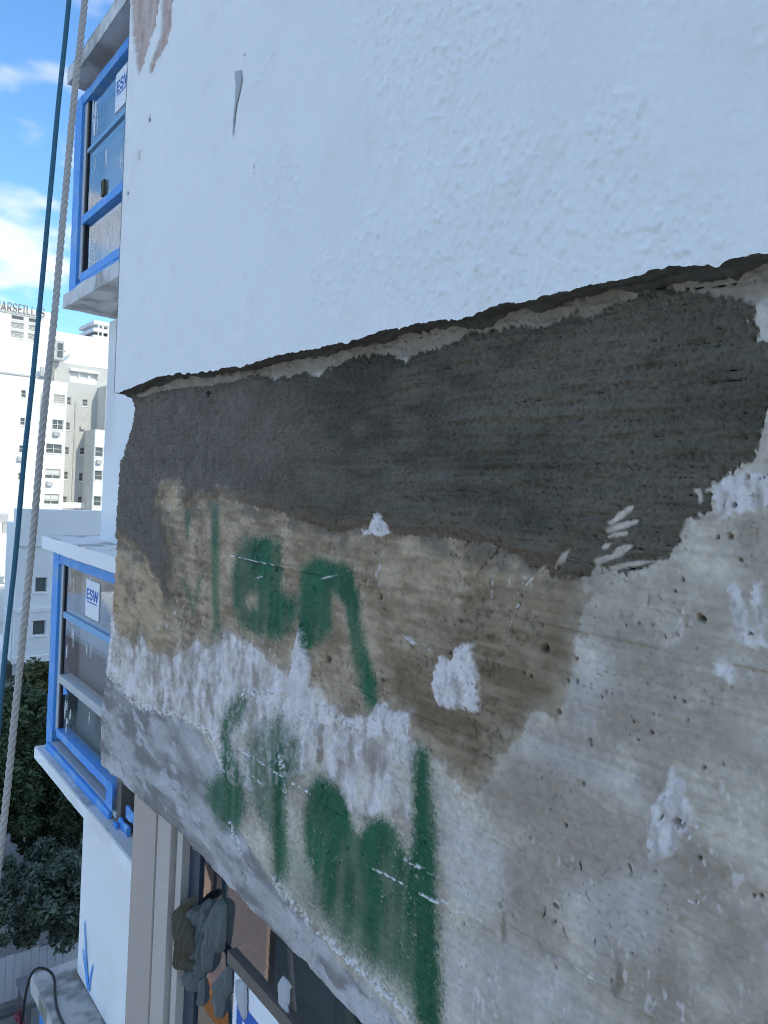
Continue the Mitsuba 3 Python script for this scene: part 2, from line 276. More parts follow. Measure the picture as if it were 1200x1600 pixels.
DUSK = [[(0.3996,-0.2094), (0.2965,-0.2094), (0.2754,-0.2196), (0.2737,-0.2457), (0.3085,-0.2701), (0.3359,-0.2872), (0.3512,-0.3293), (0.3846,-0.3197), (0.3954,-0.2663), (0.4186,-0.2425)],[(0.2467,-0.2256), (0.2174,-0.2133), (0.179,-0.2164), (0.1774,-0.2423), (0.2078,-0.2374), (0.237,-0.2384)],[(0.2317,-0.2527), (0.1778,-0.2349), (0.1738,-0.3013), (0.2029,-0.3152), (0.2247,-0.2951)],[(0.3066,-0.1384), (0.2525,-0.1377), (0.215,-0.1235), (0.2015,-0.1514), (0.2413,-0.1725), (0.2738,-0.1701), (0.2999,-0.1598)],[(0.2512,-0.2274), (0.2357,-0.2251), (0.2383,-0.2855), (0.2394,-0.3373), (0.2572,-0.3481), (0.2523,-0.2798)]]
STAIN = [[(0.2878,-0.3146), (0.2822,-0.3207), (0.2781,-0.3289), (0.2834,-0.3488), (0.2925,-0.3462), (0.2865,-0.3336)],[(0.3952,-0.3353), (0.3883,-0.3346), (0.3873,-0.3579), (0.3918,-0.3629), (0.3961,-0.3518)],[(0.6739,-0.2576), (0.6603,-0.2539), (0.6559,-0.2894), (0.6624,-0.3021), (0.6714,-0.3015)]]
DAMP = [(0.5631,-0.1706), (0.476,-0.1054), (0.4177,-0.0585), (0.338,-0.0471), (0.3299,-0.1059), (0.3554,-0.1656), (0.3932,-0.2021), (0.4186,-0.2425), (0.4742,-0.2385), (0.5208,-0.2104)]
ROUGH = [[(0.3822,-0.3055), (0.3543,-0.2855), (0.3242,-0.2868), (0.3182,-0.332), (0.3377,-0.3472), (0.3628,-0.3453)],[(0.3232,-0.3008), (0.2898,-0.3078), (0.2688,-0.3193), (0.2721,-0.3436), (0.2979,-0.3447)],[(0.619,-0.0139), (0.5758,-0.0152), (0.5481,-0.0482), (0.5928,-0.0651), (0.6275,-0.0482)],[(0.2409,0.0236), (0.2051,0.0279), (0.2022,-0.0186), (0.2343,-0.0131)]]
CRUMB = [[(1.3847,-0.3586), (1.2696,-0.3748), (1.2284,-0.38), (1.0866,-0.3576), (0.9908,-0.348), (0.9258,-0.3469), (0.8967,-0.3822)],[(0.7482,-0.4718), (0.7109,-0.4791), (0.6502,-0.4839), (0.5984,-0.4849), (0.5506,-0.4852), (0.4987,-0.4871)],[(0.849,-0.2699), (0.7544,-0.2427)],[(0.71,-0.2579), (0.6827,-0.2615)],[(0.7485,-0.3068), (0.7333,-0.3594)],[(0.6719,-0.237), (0.5996,-0.2451)],[(0.8674,-0.4497), (0.8381,-0.4719)]]
GREEN = [(0.85,np.float64(0.0075),[(1.0638,-0.0288), (1.0343,-0.0219), (1.0377,-0.0545), (1.0461,-0.084)]), (0.62,np.float64(0.0088),[(1.0604,-0.1485), (1.0444,-0.1436), (1.0187,-0.1689), (0.9981,-0.1332), (0.9833,-0.1296), (0.9953,-0.16), (1.0162,-0.1923)]), (0.72,np.float64(0.0083),[(0.971,-0.025), (0.9467,-0.024), (0.9365,-0.0849), (0.9361,-0.1276), (0.9208,-0.2008), (0.9417,-0.2108), (0.9561,-0.13)]), (0.94,np.float64(0.0134),[(0.8863,-0.0916), (0.8653,-0.0669), (0.8087,-0.06), (0.7753,-0.0652), (0.7686,-0.0887), (0.7655,-0.1225), (0.7485,-0.1309), (0.7347,-0.1236), (0.7234,-0.14), (0.7369,-0.1625), (0.76,-0.182), (0.8177,-0.188), (0.8665,-0.1826), (0.8869,-0.1595), (0.8962,-0.1228)]), (0.97,np.float64(0.0095),[(0.7236,-0.0915), (0.6965,-0.0761), (0.6706,-0.0785), (0.6415,-0.0754), (0.6244,-0.0852), (0.6108,-0.111), (0.6055,-0.1349), (0.5921,-0.1636), (0.5753,-0.1862), (0.5675,-0.2179), (0.583,-0.2207), (0.5996,-0.2051), (0.613,-0.1793), (0.6218,-0.156), (0.6329,-0.1217), (0.6578,-0.1115), (0.6526,-0.1289), (0.6574,-0.1578), (0.6558,-0.1484), (0.6804,-0.1699), (0.7016,-0.1843), (0.7222,-0.1525), (0.7256,-0.1149)]), (0.88,np.float64(0.0137),[(0.8801,-0.2845), (0.8579,-0.2704), (0.8334,-0.2702), (0.8365,-0.2909), (0.8586,-0.3172), (0.8753,-0.333), (0.8603,-0.355), (0.8353,-0.3755), (0.8246,-0.4141), (0.8506,-0.4534), (0.9025,-0.459), (0.9444,-0.4432), (0.9406,-0.4201), (0.9018,-0.3891), (0.8997,-0.3524), (0.9083,-0.325)]), (0.74,np.float64(0.0176),[(0.8286,-0.3194), (0.7462,-0.2669), (0.7054,-0.2937), (0.7027,-0.3233), (0.7443,-0.3525), (0.7334,-0.4068), (0.7201,-0.4402), (0.743,-0.4633), (0.7638,-0.4189), (0.8035,-0.4062), (0.8286,-0.3732)]), (0.82,np.float64(0.0138),[(0.7621,-0.3226), (0.7388,-0.3153), (0.7285,-0.3958), (0.727,-0.46), (0.7484,-0.4696), (0.758,-0.3994)]), (0.95,np.float64(0.011),[(0.6917,-0.3395), (0.6712,-0.318), (0.6415,-0.3129), (0.6204,-0.3222), (0.6079,-0.3333), (0.6024,-0.3447), (0.5907,-0.3508), (0.5778,-0.3352), (0.554,-0.3196), (0.531,-0.3208), (0.5232,-0.3345), (0.5094,-0.3533), (0.5022,-0.3623), (0.4973,-0.3903), (0.5438,-0.4066), (0.5616,-0.4411), (0.5833,-0.4388), (0.606,-0.4364), (0.6298,-0.4339), (0.6554,-0.4244), (0.6811,-0.4138), (0.6912,-0.3901), (0.6922,-0.3647)]), (0.97,np.float64(0.0109),[(0.5152,-0.2455), (0.507,-0.2332), (0.4943,-0.2354), (0.4858,-0.254), (0.4794,-0.2812), (0.4747,-0.3188), (0.4735,-0.357), (0.4689,-0.3941), (0.4619,-0.4295), (0.4583,-0.4758), (0.4805,-0.4894), (0.4905,-0.4756), (0.4972,-0.4491), (0.5012,-0.3983), (0.4996,-0.3611), (0.5021,-0.3301), (0.507,-0.3018), (0.5112,-0.2728)]), (0.62,np.float64(0.0289),[(0.6881,-0.38), (0.5892,-0.3682), (0.4932,-0.3282), (0.476,-0.4569), (0.5283,-0.4745), (0.6029,-0.4723), (0.6659,-0.4507)]), (0.8,np.float64(0.02),[(0.6696,-0.409), (0.5865,-0.4004), (0.4975,-0.33), (0.4827,-0.4608), (0.52,-0.4573), (0.5565,-0.4644), (0.609,-0.4686), (0.653,-0.4518)]), (0.3,np.float64(0.0216),[(0.7685,-0.4192), (0.683,-0.4073), (0.6298,-0.4339), (0.5403,-0.4494), (0.5801,-0.4771), (0.6641,-0.4715), (0.7487,-0.4658)]), (0.35,np.float64(0.0148),[(0.5219,-0.4334), (0.4688,-0.4175), (0.4559,-0.4743), (0.4982,-0.4941)])]
GAPS = [(np.float64(0.0084),[(0.843,-0.1354), (0.8243,-0.1369), (0.826,-0.1535), (0.846,-0.1582), (0.8555,-0.1497)]), (np.float64(0.0056),[(0.6585,-0.1172), (0.6474,-0.1191), (0.6353,-0.1482), (0.6385,-0.1661), (0.651,-0.1615), (0.6594,-0.1349)]), (np.float64(0.0046),[(0.7602,-0.0832), (0.7394,-0.0872), (0.7363,-0.1057), (0.7513,-0.1152)])]
PITS = [(0.2336,-0.0172,np.float64(0.0013)), (0.2255,-0.0157,np.float64(0.0018)), (0.2177,-0.0303,np.float64(0.0013)), (0.2552,-0.0469,np.float64(0.0014)), (0.2597,-0.0552,np.float64(0.0014)), (0.2413,-0.0702,np.float64(0.0027)), (0.3337,-0.1331,np.float64(0.0015)), (0.3084,-0.1356,np.float64(0.0012)), (0.349,-0.1604,np.float64(0.0021)), (0.271,-0.1538,np.float64(0.0014)), (0.2491,-0.127,np.float64(0.0012)), (0.3196,-0.1734,np.float64(0.0015)), (0.3646,-0.1142,np.float64(0.0031)), (0.3776,-0.1393,np.float64(0.0016)), (0.3856,-0.1385,np.float64(0.0011)), (0.5737,-0.1037,np.float64(0.0026)), (0.6601,-0.1844,np.float64(0.005)), (0.5639,-0.1855,np.float64(0.0026)), (0.9869,0.1295,np.float64(0.0038)), (0.2195,0.117,np.float64(0.0018)), (0.2159,0.0219,np.float64(0.0018)), (0.2231,0.0037,np.float64(0.0018)), (0.2475,-0.2066,np.float64(0.0039)), (0.3417,-0.3072,np.float64(0.0023)), (0.1928,-0.2304,np.float64(0.0014)), (0.1972,-0.2325,np.float64(0.0012)), (0.7813,-0.0995,np.float64(0.0024)), (1.2305,-0.1829,np.float64(0.0046)), (1.0652,-0.1707,np.float64(0.0041)), (0.4693,-0.1388,np.float64(0.0018)), (0.4595,-0.1085,np.float64(0.0017)), (0.5215,-0.1432,np.float64(0.0019)), (0.336,-0.1167,np.float64(0.0013)), (0.2851,-0.1501,np.float64(0.0012)), (0.2564,-0.1259,np.float64(0.0009))]
CRACKS = [(np.float64(0.00062),[(0.2733,0.1473), (0.2574,0.1456), (0.2418,0.1444), (0.2259,0.1438), (0.2104,0.1439)]), (np.float64(0.0005),[(0.2281,0.1354), (0.2195,0.1367), (0.21,0.1376)]), (np.float64(0.00058),[(0.6327,0.1493), (0.5892,0.1487), (0.5308,0.1499), (0.4791,0.1492)]), (np.float64(0.00083),[(0.4162,-0.0305), (0.421,-0.0427), (0.4375,-0.059), (0.4503,-0.0733), (0.4596,-0.0858)]), (np.float64(0.00069),[(0.4669,-0.0429), (0.4737,-0.0498), (0.4799,-0.0556)]), (np.float64(0.00064),[(0.3893,-0.0682), (0.393,-0.0817), (0.397,-0.0927)]), (np.float64(0.00067),[(0.2444,0.0111), (0.2396,0.0166), (0.2284,0.0246), (0.2262,0.0278)]), (np.float64(0.00053),[(0.2133,0.0192), (0.2084,0.0208), (0.2029,0.0232)]), (np.float64(0.00088),[(0.253,-0.1988), (0.2565,-0.2027), (0.2615,-0.2107)]), (np.float64(0.00078),[(0.2829,-0.2506), (0.2802,-0.2522), (0.2801,-0.2548)]), (np.float64(0.00068),[(0.362,-0.2939), (0.3594,-0.3029), (0.3528,-0.3064), (0.345,-0.3038)]), (np.float64(0.00103),[(0.3512,-0.3127), (0.3518,-0.321)]), (np.float64(0.00104),[(0.3557,-0.328), (0.3466,-0.325), (0.3409,-0.3192)]), (np.float64(0.00122),[(0.3509,-0.3342), (0.3457,-0.3375), (0.3406,-0.3399)]), (np.float64(0.00085),[(0.3341,-0.3208), (0.3301,-0.3275), (0.3251,-0.3318)]), (np.float64(0.00081),[(0.317,-0.2835), (0.3139,-0.2882), (0.302,-0.285)]), (np.float64(0.00065),[(0.3234,-0.2575), (0.3213,-0.271)]), (np.float64(0.00108),[(1.2265,-0.396), (1.2191,-0.4324), (1.2206,-0.4713)]), (np.float64(0.00074),[(0.7642,-0.267), (0.7627,-0.2994), (0.7624,-0.3352)]), (np.float64(0.00072),[(0.7421,-0.2642), (0.7431,-0.3013), (0.7454,-0.3405)]), (np.float64(0.00077),[(0.813,-0.2895), (0.8116,-0.3217), (0.8125,-0.3465)]), (np.float64(0.00059),[(0.584,-0.0175), (0.5895,-0.0269), (0.6007,-0.0342)]), (np.float64(0.00077),[(0.7977,-0.4146), (0.7789,-0.3755), (0.7769,-0.3629)]), (np.float64(0.00168),[(0.8279,-0.5219), (0.8216,-0.4982), (0.8412,-0.4943)]), (np.float64(0.00104),[(0.7279,-0.5294), (0.7107,-0.5281), (0.6964,-0.5304), (0.6881,-0.5312)])]
CHIPS = [(np.float64(0.00102),[(0.5639,-0.3752), (0.5367,-0.3716), (0.5081,-0.3693), (0.4901,-0.3676), (0.467,-0.3639)]), (np.float64(0.00118),[(0.4992,-0.3428), (0.4903,-0.3426), (0.4824,-0.3427)]), (np.float64(0.00079),[(0.5175,-0.3458), (0.4964,-0.3446), (0.4745,-0.3439)]), (np.float64(0.00075),[(0.4252,-0.3552), (0.408,-0.3561)]), (np.float64(0.00104),[(0.9908,-0.348), (0.9606,-0.3479), (0.9245,-0.3599), (0.9023,-0.384), (0.893,-0.4002)]), (np.float64(0.00103),[(0.8688,-0.3431), (0.8147,-0.3407), (0.7758,-0.3411), (0.7394,-0.3408)]), (np.float64(0.00142),[(0.7234,-0.3422), (0.7025,-0.341), (0.6822,-0.3413)]), (np.float64(0.00103),[(0.8092,-0.3634), (0.7813,-0.3668)]), (np.float64(0.00138),[(0.6502,-0.4839), (0.6254,-0.4853), (0.5984,-0.4849), (0.5739,-0.4857), (0.5506,-0.4852), (0.5274,-0.4854), (0.5053,-0.4861)]), (np.float64(0.00089),[(0.8648,-0.4573), (0.845,-0.4562), (0.8389,-0.4639)]), (np.float64(0.00081),[(0.9122,-0.0941), (0.8452,-0.0942), (0.7834,-0.0942)]), (np.float64(0.00063),[(0.3812,-0.061), (0.388,-0.068)]), (np.float64(0.00064),[(0.3949,-0.0846), (0.3971,-0.0917)]), (np.float64(0.00065),[(0.4007,-0.0986), (0.4031,-0.1032)]), (np.float64(0.00087),[(0.2387,-0.199), (0.2348,-0.2047), (0.2394,-0.2141)]), (np.float64(0.00042),[(0.2404,-0.2547), (0.2317,-0.2535), (0.2238,-0.2428)]), (np.float64(0.00043),[(0.2315,-0.2904), (0.2227,-0.2939)]), (np.float64(0.0005),[(0.2427,-0.3007), (0.2353,-0.2992)]), (np.float64(0.00069),[(0.3365,-0.3466), (0.3174,-0.3436), (0.2979,-0.3447)]), (np.float64(0.00076),[(0.4648,-0.3599), (0.4404,-0.3598), (0.4104,-0.3535)]), (np.float64(0.00051),[(0.4518,-0.0735), (0.456,-0.0808)]), (np.float64(0.00084),[(0.684,-0.0993), (0.6594,-0.0927), (0.6302,-0.0845)]), (np.float64(0.00074),[(0.8345,-0.1178), (0.8103,-0.1108)]), (np.float64(0.00067),[(0.2201,0.07), (0.2185,0.0707)]), (np.float64(0.00054),[(0.2296,0.0367), (0.226,0.0371)]), (np.float64(0.00041),[(0.2438,0.0286), (0.2421,0.029)]), (np.float64(0.00057),[(0.4804,-0.1585), (0.4725,-0.1522)]), (np.float64(0.001),[(0.8242,-0.2597), (0.7992,-0.2617), (0.7754,-0.262)]), (np.float64(0.00109),[(0.6968,-0.2522), (0.6833,-0.2544)]), (np.float64(0.00097),[(0.7453,-0.3096), (0.7328,-0.3173), (0.7389,-0.3307)])]
EDGE = [(1.2842,0.1538), (1.1968,0.1585), (1.1262,0.1635), (1.0424,0.1624), (0.9609,0.1563), (0.8618,0.1531), (0.7938,0.153), (0.774,0.1546), (0.7208,0.1544), (0.6686,0.153), (0.5993,0.1528), (0.5614,0.1558), (0.518,0.1549), (0.4696,0.1533), (0.4389,0.1528), (0.4293,0.1524), (0.4244,0.1542), (0.4038,0.1559), (0.3859,0.1543), (0.3652,0.1541), (0.3345,0.1546), (0.3094,0.1544), (0.2846,0.1538), (0.2776,0.155), (0.2684,0.1552), (0.2595,0.1549), (0.2507,0.1531), (0.2443,0.1518), (0.232,0.1511), (0.2203,0.1513), (0.2016,0.1502)]
PEEL = [[(1.327,0.8501), (1.3054,0.7742), (1.2824,0.71), (1.2702,0.6835), (1.2535,0.6926), (1.2254,0.7225), (1.1992,0.7365), (1.1854,0.7806)],[(1.1742,0.7751), (1.175,0.7354), (1.177,0.7062), (1.2024,0.6919), (1.2224,0.6725), (1.2043,0.661), (1.1869,0.6751), (1.1533,0.6808), (1.1348,0.6972), (1.1284,0.7526)]]
FLAKE = [(0.9018,0.5409), (0.8817,0.5342), (0.8786,0.5208), (0.8843,0.5068), (0.8918,0.4933), (0.8952,0.474), (0.8985,0.4529), (0.899,0.4753), (0.8959,0.499), (0.8961,0.5196)]
SPLATS = [[(1.1427, -0.7127), (1.1073, -0.6781), (1.0786, -0.659), (1.0656, -0.6572), (1.071, -0.6683), (1.0931, -0.6816), (1.105, -0.699), (1.0824, -0.7183), (1.0761, -0.7466), (1.0876, -0.7657), (1.0706, -0.7666), (1.0922, -0.787), (1.1203, -0.8023), (1.1257, -0.786), (1.1278, -0.75)], [(1.1321, -0.712), (1.1128, -0.6961), (1.1, -0.6878), (1.0862, -0.69), (1.0816, -0.7023), (1.0793, -0.7243), (1.0711, -0.7403), (1.0713, -0.7692), (1.0747, -0.8), (1.0894, -0.7877), (1.0979, -0.7718), (1.1077, -0.7445), (1.1118, -0.7378), (1.1265, -0.7317)], [(1.0782, -0.6717), (1.069, -0.6652), (1.0594, -0.6643), (1.0583, -0.6752), (1.0695, -0.692), (1.0602, -0.7189), (1.0722, -0.7293), (1.0825, -0.7099), (1.0826, -0.6926)], [(1.0241, -0.6414), (1.0085, -0.6458), (1.0059, -0.6871), (1.0075, -0.7156), (1.0273, -0.7315), (1.0423, -0.738), (1.0429, -0.7624), (1.048, -0.7751), (1.0616, -0.7683), (1.0671, -0.7468), (1.0598, -0.723), (1.0518, -0.7075), (1.0634, -0.7191), (1.0678, -0.7084), (1.0403, -0.6651)], [(1.1281, -0.8162), (1.0957, -0.7926), (1.0877, -0.8043), (1.0878, -0.819), (1.0949, -0.8332), (1.1157, -0.8332), (1.1287, -0.8271)], [(0.9883, -0.7286), (0.9819, -0.7347), (0.9777, -0.7621), (0.997, -0.7896), (1.0056, -0.8237), (1.0218, -0.8152), (1.026, -0.805), (1.0219, -0.7845), (1.0247, -0.7721), (1.0015, -0.7454)], [(1.0842, -0.8053), (1.0719, -0.7955), (1.0681, -0.8164), (1.0703, -0.8423), (1.0786, -0.8428)]]
TAPE = [[(0.8477, -0.6794), (0.8367, -0.6626), (0.8137, -0.6643), (0.819, -0.6729), (0.8174, -0.6897), (0.8215, -0.6953), (0.816, -0.7049), (0.8148, -0.7186), (0.841, -0.7345)], [(0.9609, -0.7373), (0.9323, -0.72), (0.927, -0.7197), (0.9222, -0.7692), (0.9293, -0.7787), (0.9439, -0.7689), (0.9565, -0.7536)]]

# ------------------------------------------------------------------ the near wall: concrete band, mortar patch, spray letters
B = 'apartment_building'
labels[B] = {'label': 'white stucco apartment building under repair with bare concrete band, green spray letters and taped windows', 'category': 'building'}
END_T = np.array([-0.60, -0.534, -0.438, -0.298, -0.118, -0.038, 0.029, 0.059, 0.098, 0.127, 0.153, 0.20])
END_S = np.array([1.398, 1.400, 1.408, 1.374, 1.361, 1.357, 1.351, 1.325, 1.295, 1.285, 1.314, 1.318])
JOINTS = (-0.094, -0.2045, -0.342, -0.4855)          # board joints left by the formwork


def build_band():
    ncol, nrow = 900, 690
    # columns closer together where the wall is nearer to the place it was photographed from
    u = np.linspace(math.atan2(0.10, 0.46), math.atan2(1.40, 0.46), ncol)
    s_base = 0.46 * np.tan(u)
    t_rows = np.linspace(-0.532, 0.185, nrow)
    arc = np.linspace(0, 1, 9)[1:]
    sx = np.r_[np.zeros(ncol), 0.012 * (1 - np.cos(arc * np.pi / 2)), 0.012 + np.linspace(0.01, 0.28, 30)]
    ss = np.r_[s_base / s_base[-1], np.ones(len(arc) + 30)]
    sarc = np.r_[np.zeros(ncol), 0.012 * (np.sin(arc * np.pi / 2)), np.full(30, 0.012)]
    under = np.r_[np.linspace(0.26, 0.008, 40), 0.008 * (1 - np.sin(arc * np.pi / 2))[:-1]]
    tdrop = np.r_[np.full(40, -0.008), -0.008 * np.cos(arc * np.pi / 2)[:-1]]
    tt = np.r_[np.full(len(under), t_rows[0]) + tdrop, t_rows]
    tx = np.r_[under, np.zeros(nrow)]
    Tm, _ = np.meshgrid(tt, ss, indexing='ij')
    end = np.interp(Tm, END_T, END_S) + 0.004 * (noise2(Tm * 90, Tm * 0 + 3.3, 3) - 0.5) + 0.002 * (noise2(Tm * 330, Tm * 0 + 1.3, 4) - 0.5) - 0.012
    S = ss[None, :] * end + sarc[None, :]
    X = np.maximum(sx[None, :], 0) + tx[:, None]
    # chipped, wavering lower edge
    low = np.interp(S, [0.1, 0.57, 0.65, 0.75, 0.83, 0.94, 1.02, 1.14, 1.29, 1.42], [-0.003, -0.002, 0.001, 0.004, 0.006, 0.010, 0.011, 0.008, 0.004, -0.002])
    low = low + 0.004 * (noise2(S * 45, S * 0 + 5, 8) - 0.5) + 0.006 * np.clip(fbm2(S * 28, S * 0 + 2, 9) - 0.58, 0, 1) * 4
    Z = Tm + low * sstep(-0.40, -0.53, Tm)
    t = Z
    n = lambda fx, fy, sd, oc=1: fbm2(S * fx, t * fy, sd, oc)
    warp = 0.010 * (n(60, 60, 20, 3) - 0.5) + 0.004 * (n(260, 260, 24, 2) - 0.5)
    drag = 0.010 * (n(150, 22, 31, 3) - 0.5)                     # vertical float marks

    # --- what lies where on the wall
    fray = 0.006 * (n(420, 160, 25, 2) - 0.5)
    mort = sdf(S, t, MORTAR) + warp * 0.7 + fray
    for p in BARE:
        mort = np.minimum(mort, -(sdf(S, t, p) + warp * 0.25))
    tan = sdf(S, t, TAN) + warp * 0.9 + drag * 0.7
    wash = sdf(S, t, WASH) + warp * 0.7 + drag * 0.9
    spike = sdf(S, t, SPIKE) + warp * 0.4
    blug = sdf(S, t, BLUEGREY) + warp * 1.2
    plas = np.full(S.shape, -1.0, np.float32)
    for p in PLASTER:
        plas = np.maximum(plas, sdf(S, t, p) + warp * 0.8)
    pale = np.full(S.shape, -1.0, np.float32)
    for p in PALE:
        pale = np.maximum(pale, sdf(S, t, p, pad=0.08) + warp * 2.0)
    dusk = np.full(S.shape, -1.0, np.float32)
    for p in DUSK:
        dusk = np.maximum(dusk, sdf(S, t, p, pad=0.08) + warp * 2.0)
    stain = np.full(S.shape, -1.0, np.float32)
    for p in STAIN:
        stain = np.maximum(stain, sdf(S, t, p) + warp * 0.5)
    green = np.zeros(S.shape, np.float32)
    sp_ = n(600, 600, 51, 2)
    for op, soft, p in GREEN:
        d = sdf(S, t, p) + 0.004 * (n(120, 60, 50, 3) - 0.5) + 1.1 * soft * (sp_ - 0.5)
        g = sstep(-soft * 1.0, soft * 0.8, d) * op
        green = 1 - (1 - green) * (1 - g)
    for soft, p in GAPS:
        green = green * (1 - 0.8 * sstep(-soft, soft, sdf(S, t, p)))
    speck = n(420, 420, 60, 2)
    green = np.clip(green * (0.66 + 0.50 * n(60, 12, 61, 3) + 0.16 * n(24, 24, 63, 2)) - 0.5 * sstep(0.74, 0.86, speck) * sstep(0.4, 0.6, n(20, 20, 62, 2)) * (green > 0.02), 0, 1)
    crack = np.zeros(S.shape, np.float32)
    for w, p in CRACKS:
        d = sdf(S, t, p, False, 0.02) + 0.6 * np.abs(warp)
        crack = np.maximum(crack, 1 - sstep(w * 0.35, w * 1.25, d))
    chip = np.zeros(S.shape, np.float32)
    cn = n(190, 190, 70, 2)
    for w, p in CHIPS:
        d = sdf(S, t, p, False, 0.02) + 0.35 * np.abs(warp)
        chip = np.maximum(chip, (1 - sstep(w * 0.6, w * 1.6, d)) * sstep(0.38, 0.55, cn))
    pit = np.zeros(S.shape, np.float32)
    pitdepth = np.zeros(S.shape, np.float32)
    pr = np.random.default_rng(5)
    more = [(pr.uniform(0.15, 0.95), pr.uniform(-0.52, 0.0), pr.uniform(0.0006, 0.0014)) for _ in range(230)]
    for (a, b, r) in list(PITS) + more:
        m = (np.abs(S - a) < 3 * r) & (np.abs(t - b) < 3 * r)
        if m.any():
            q = np.hypot(S[m] - a, (t[m] - b) * (0.75 + 0.6 * ((a * 977) % 1))) / r * (0.55 + 0.9 * fbm2(S[m] * 520, t[m] * 520, 6, 2))
            k = 1 - sstep(0.7, 1.15, q)
            pit[m] = np.maximum(pit[m], k)
            pitdepth[m] = np.maximum(pitdepth[m], k * min(3.2 * r, 0.012))

    rough = np.full(S.shape, -1.0, np.float32)
    for p in ROUGH:
        rough = np.maximum(rough, sdf(S, t, p) + warp)
    rough = sstep(-0.008, 0.006, rough)
    crumb = np.zeros(S.shape, np.float32)
    for p in CRUMB:
        crumb = np.maximum(crumb, 1 - sstep(0.002, 0.011, sdf(S, t, p, False, 0.03) + 0.5 * np.abs(warp)))
    damp_t = sdf(S, t, DAMP) + warp * 2.5
    is_m = sstep(-0.0006, 0.0010, mort)
    is_p = sstep(-0.002, 0.0045, plas + 0.004 * (n(260, 260, 76, 2) - 0.5)) * sstep(0.10, 0.26, n(170, 120, 75, 3) - 0.25 * (1 - sstep(0, 0.006, plas))) * (1 - is_m)
    is_w = np.maximum(sstep(-0.002, 0.003, wash), sstep(0, 0.001, spike)) * (1 - is_m)
    is_t = sstep(-0.002, 0.003, tan) * (1 - is_p)

    # --- relief, metres outwards
    grain = n(900, 900, 80, 2) - 0.5
    rel = 0.0012 * (n(22, 22, 81, 3) - 0.5) + 0.0005 * (n(160, 160, 82, 3) - 0.5) * 2 + 0.00022 * grain
    boards = (n(14, 420, 83, 2) - 0.5) * sstep(0.35, 0.6, n(9, 12, 84, 2))
    rel = rel + 0.0022 * (sstep(0.60, 0.74, n(70, 60, 77, 3)) * (n(260, 240, 74, 2) - 0.6)) * (1 - is_m)
    rel = rel + 0.0055 * rough * (n(95, 70, 86, 3) - 0.5) + 0.0020 * rough * (n(300, 300, 87, 2) - 0.5)
    flakes = sstep(0.52, 0.64, n(330, 260, 88, 2)) * crumb
    rel = rel + 0.0022 * flakes - 0.0030 * crumb * sstep(0.60, 0.72, n(360, 300, 89, 2))
    rel = rel + (0.0016 * (n(46, 240, 78, 3) - 0.5) + 0.0010 * (n(420, 420, 79, 2) - 0.5)) * (1 - is_m)
    rel = rel + 0.0009 * boards * (1 - sstep(0.75, 1.15, S)) * (1 - is_m)
    for j, z in enumerate(JOINTS):
        dz = np.abs(t - z + 0.0022 * (n(40, 3, 85 + j, 2) - 0.5))
        on = sstep(0.42, 0.56, n(24, 2 + j, 95 + j, 2)) * (1 - is_m)
        rel = rel + on * (0.0016 * (1 - sstep(0.0, 0.0022, dz)) - 0.0014 * (1 - sstep(0.0008, 0.0024, np.abs(t - z + 0.0035))))
    rel = rel + is_w * (0.0014 + 0.0026 * (n(190, 48, 90, 3) - 0.45) + 0.0030 * (n(120, 100, 99, 3) - 0.5) + 0.0013 * (n(420, 300, 91, 2) - 0.5))
    rel = rel + sstep(0, 0.003, spike) * 0.0015
    rel = rel + is_p * (0.0018 + 0.0022 * (n(260, 160, 92, 3) - 0.5))
    lump = sstep(0.60, 0.72, n(120, 120, 93, 2)) * sstep(0.5, 0.62, n(12, 12, 94, 2))
    rel = rel + 0.0016 * lump * (1 - is_m)
    sand = (n(430, 430, 100, 2) - 0.5) * 0.0044 + (n(1000, 1000, 101, 1) - 0.5) * 0.0018 + (n(150, 150, 98, 2) - 0.5) * 0.0018
    slope = t + 0.02 * (S - 0.3)                                   # float strokes lean a little
    stroke = (fbm2(S * 24, slope * 250, 102, 2) - 0.5) * 0.0055 * (0.15 + 0.85 * (1 - sstep(0.45, 0.85, S)))
    ridge = 0.0013 * (1 - np.abs(fbm2(S * 15, slope * 190, 108, 2) - 0.5) * 5).clip(0, 1) * (1 - sstep(0.5, 0.95, S))
    gouge = -ridge - 0.0004 + -0.0006 * sstep(0.74, 0.84, fbm2(S * 16, slope * 230, 104, 2)) * (1 - sstep(0.55, 0.9, S))
    lip = 0.0016 * np.exp(-(np.maximum(mort, 0) / 0.004)**2) * (n(70, 70, 105, 2))
    body = 0.0042 * sstep(0, 0.008, mort) * (0.7 + 0.6 * n(30, 30, 106, 2)) + lip
    leftrough = 0.0028 * (n(150, 110, 107, 3) - 0.5) * sstep(0.85, 1.15, S)
    rel = rel + (0.0011 * (n(330, 330, 72, 2) - 0.5)) * (1 - is_m)
    rel = rel * (1 - 0.8 * is_m) + is_m * (body + sand + stroke + gouge + leftrough)
    nub = np.exp(-((S - 0.972)**2 + (t - 0.118)**2) / 0.0045**2)
    rel = rel + 0.007 * nub
    rel = rel + 0.0016 * chip - 0.0042 * crack * np.where(mort > 0, 1, 1) - pitdepth
    rough_low = sstep(-0.47, -0.53, t) * 0.0025 * (n(70, 70, 110, 3) - 0.5)
    rel = rel + rough_low
    up = sstep(0.085, 0.105, t + 0.01 * (n(30, 30, 112, 2) - 0.5)) * (1 - is_m)
    rel = rel + up * (0.006 * (n(34, 90, 111, 3) - 0.45) + 0.003 * (n(160, 160, 113, 3) - 0.5))

    # --- colour of each matter
    def tone(c0, c1, k):
        return np.asarray(c0) * (1 - k[..., None]) + np.asarray(c1) * k[..., None]

    def over(c, c2, k):
        return c * (1 - k[..., None]) + c2 * k[..., None]

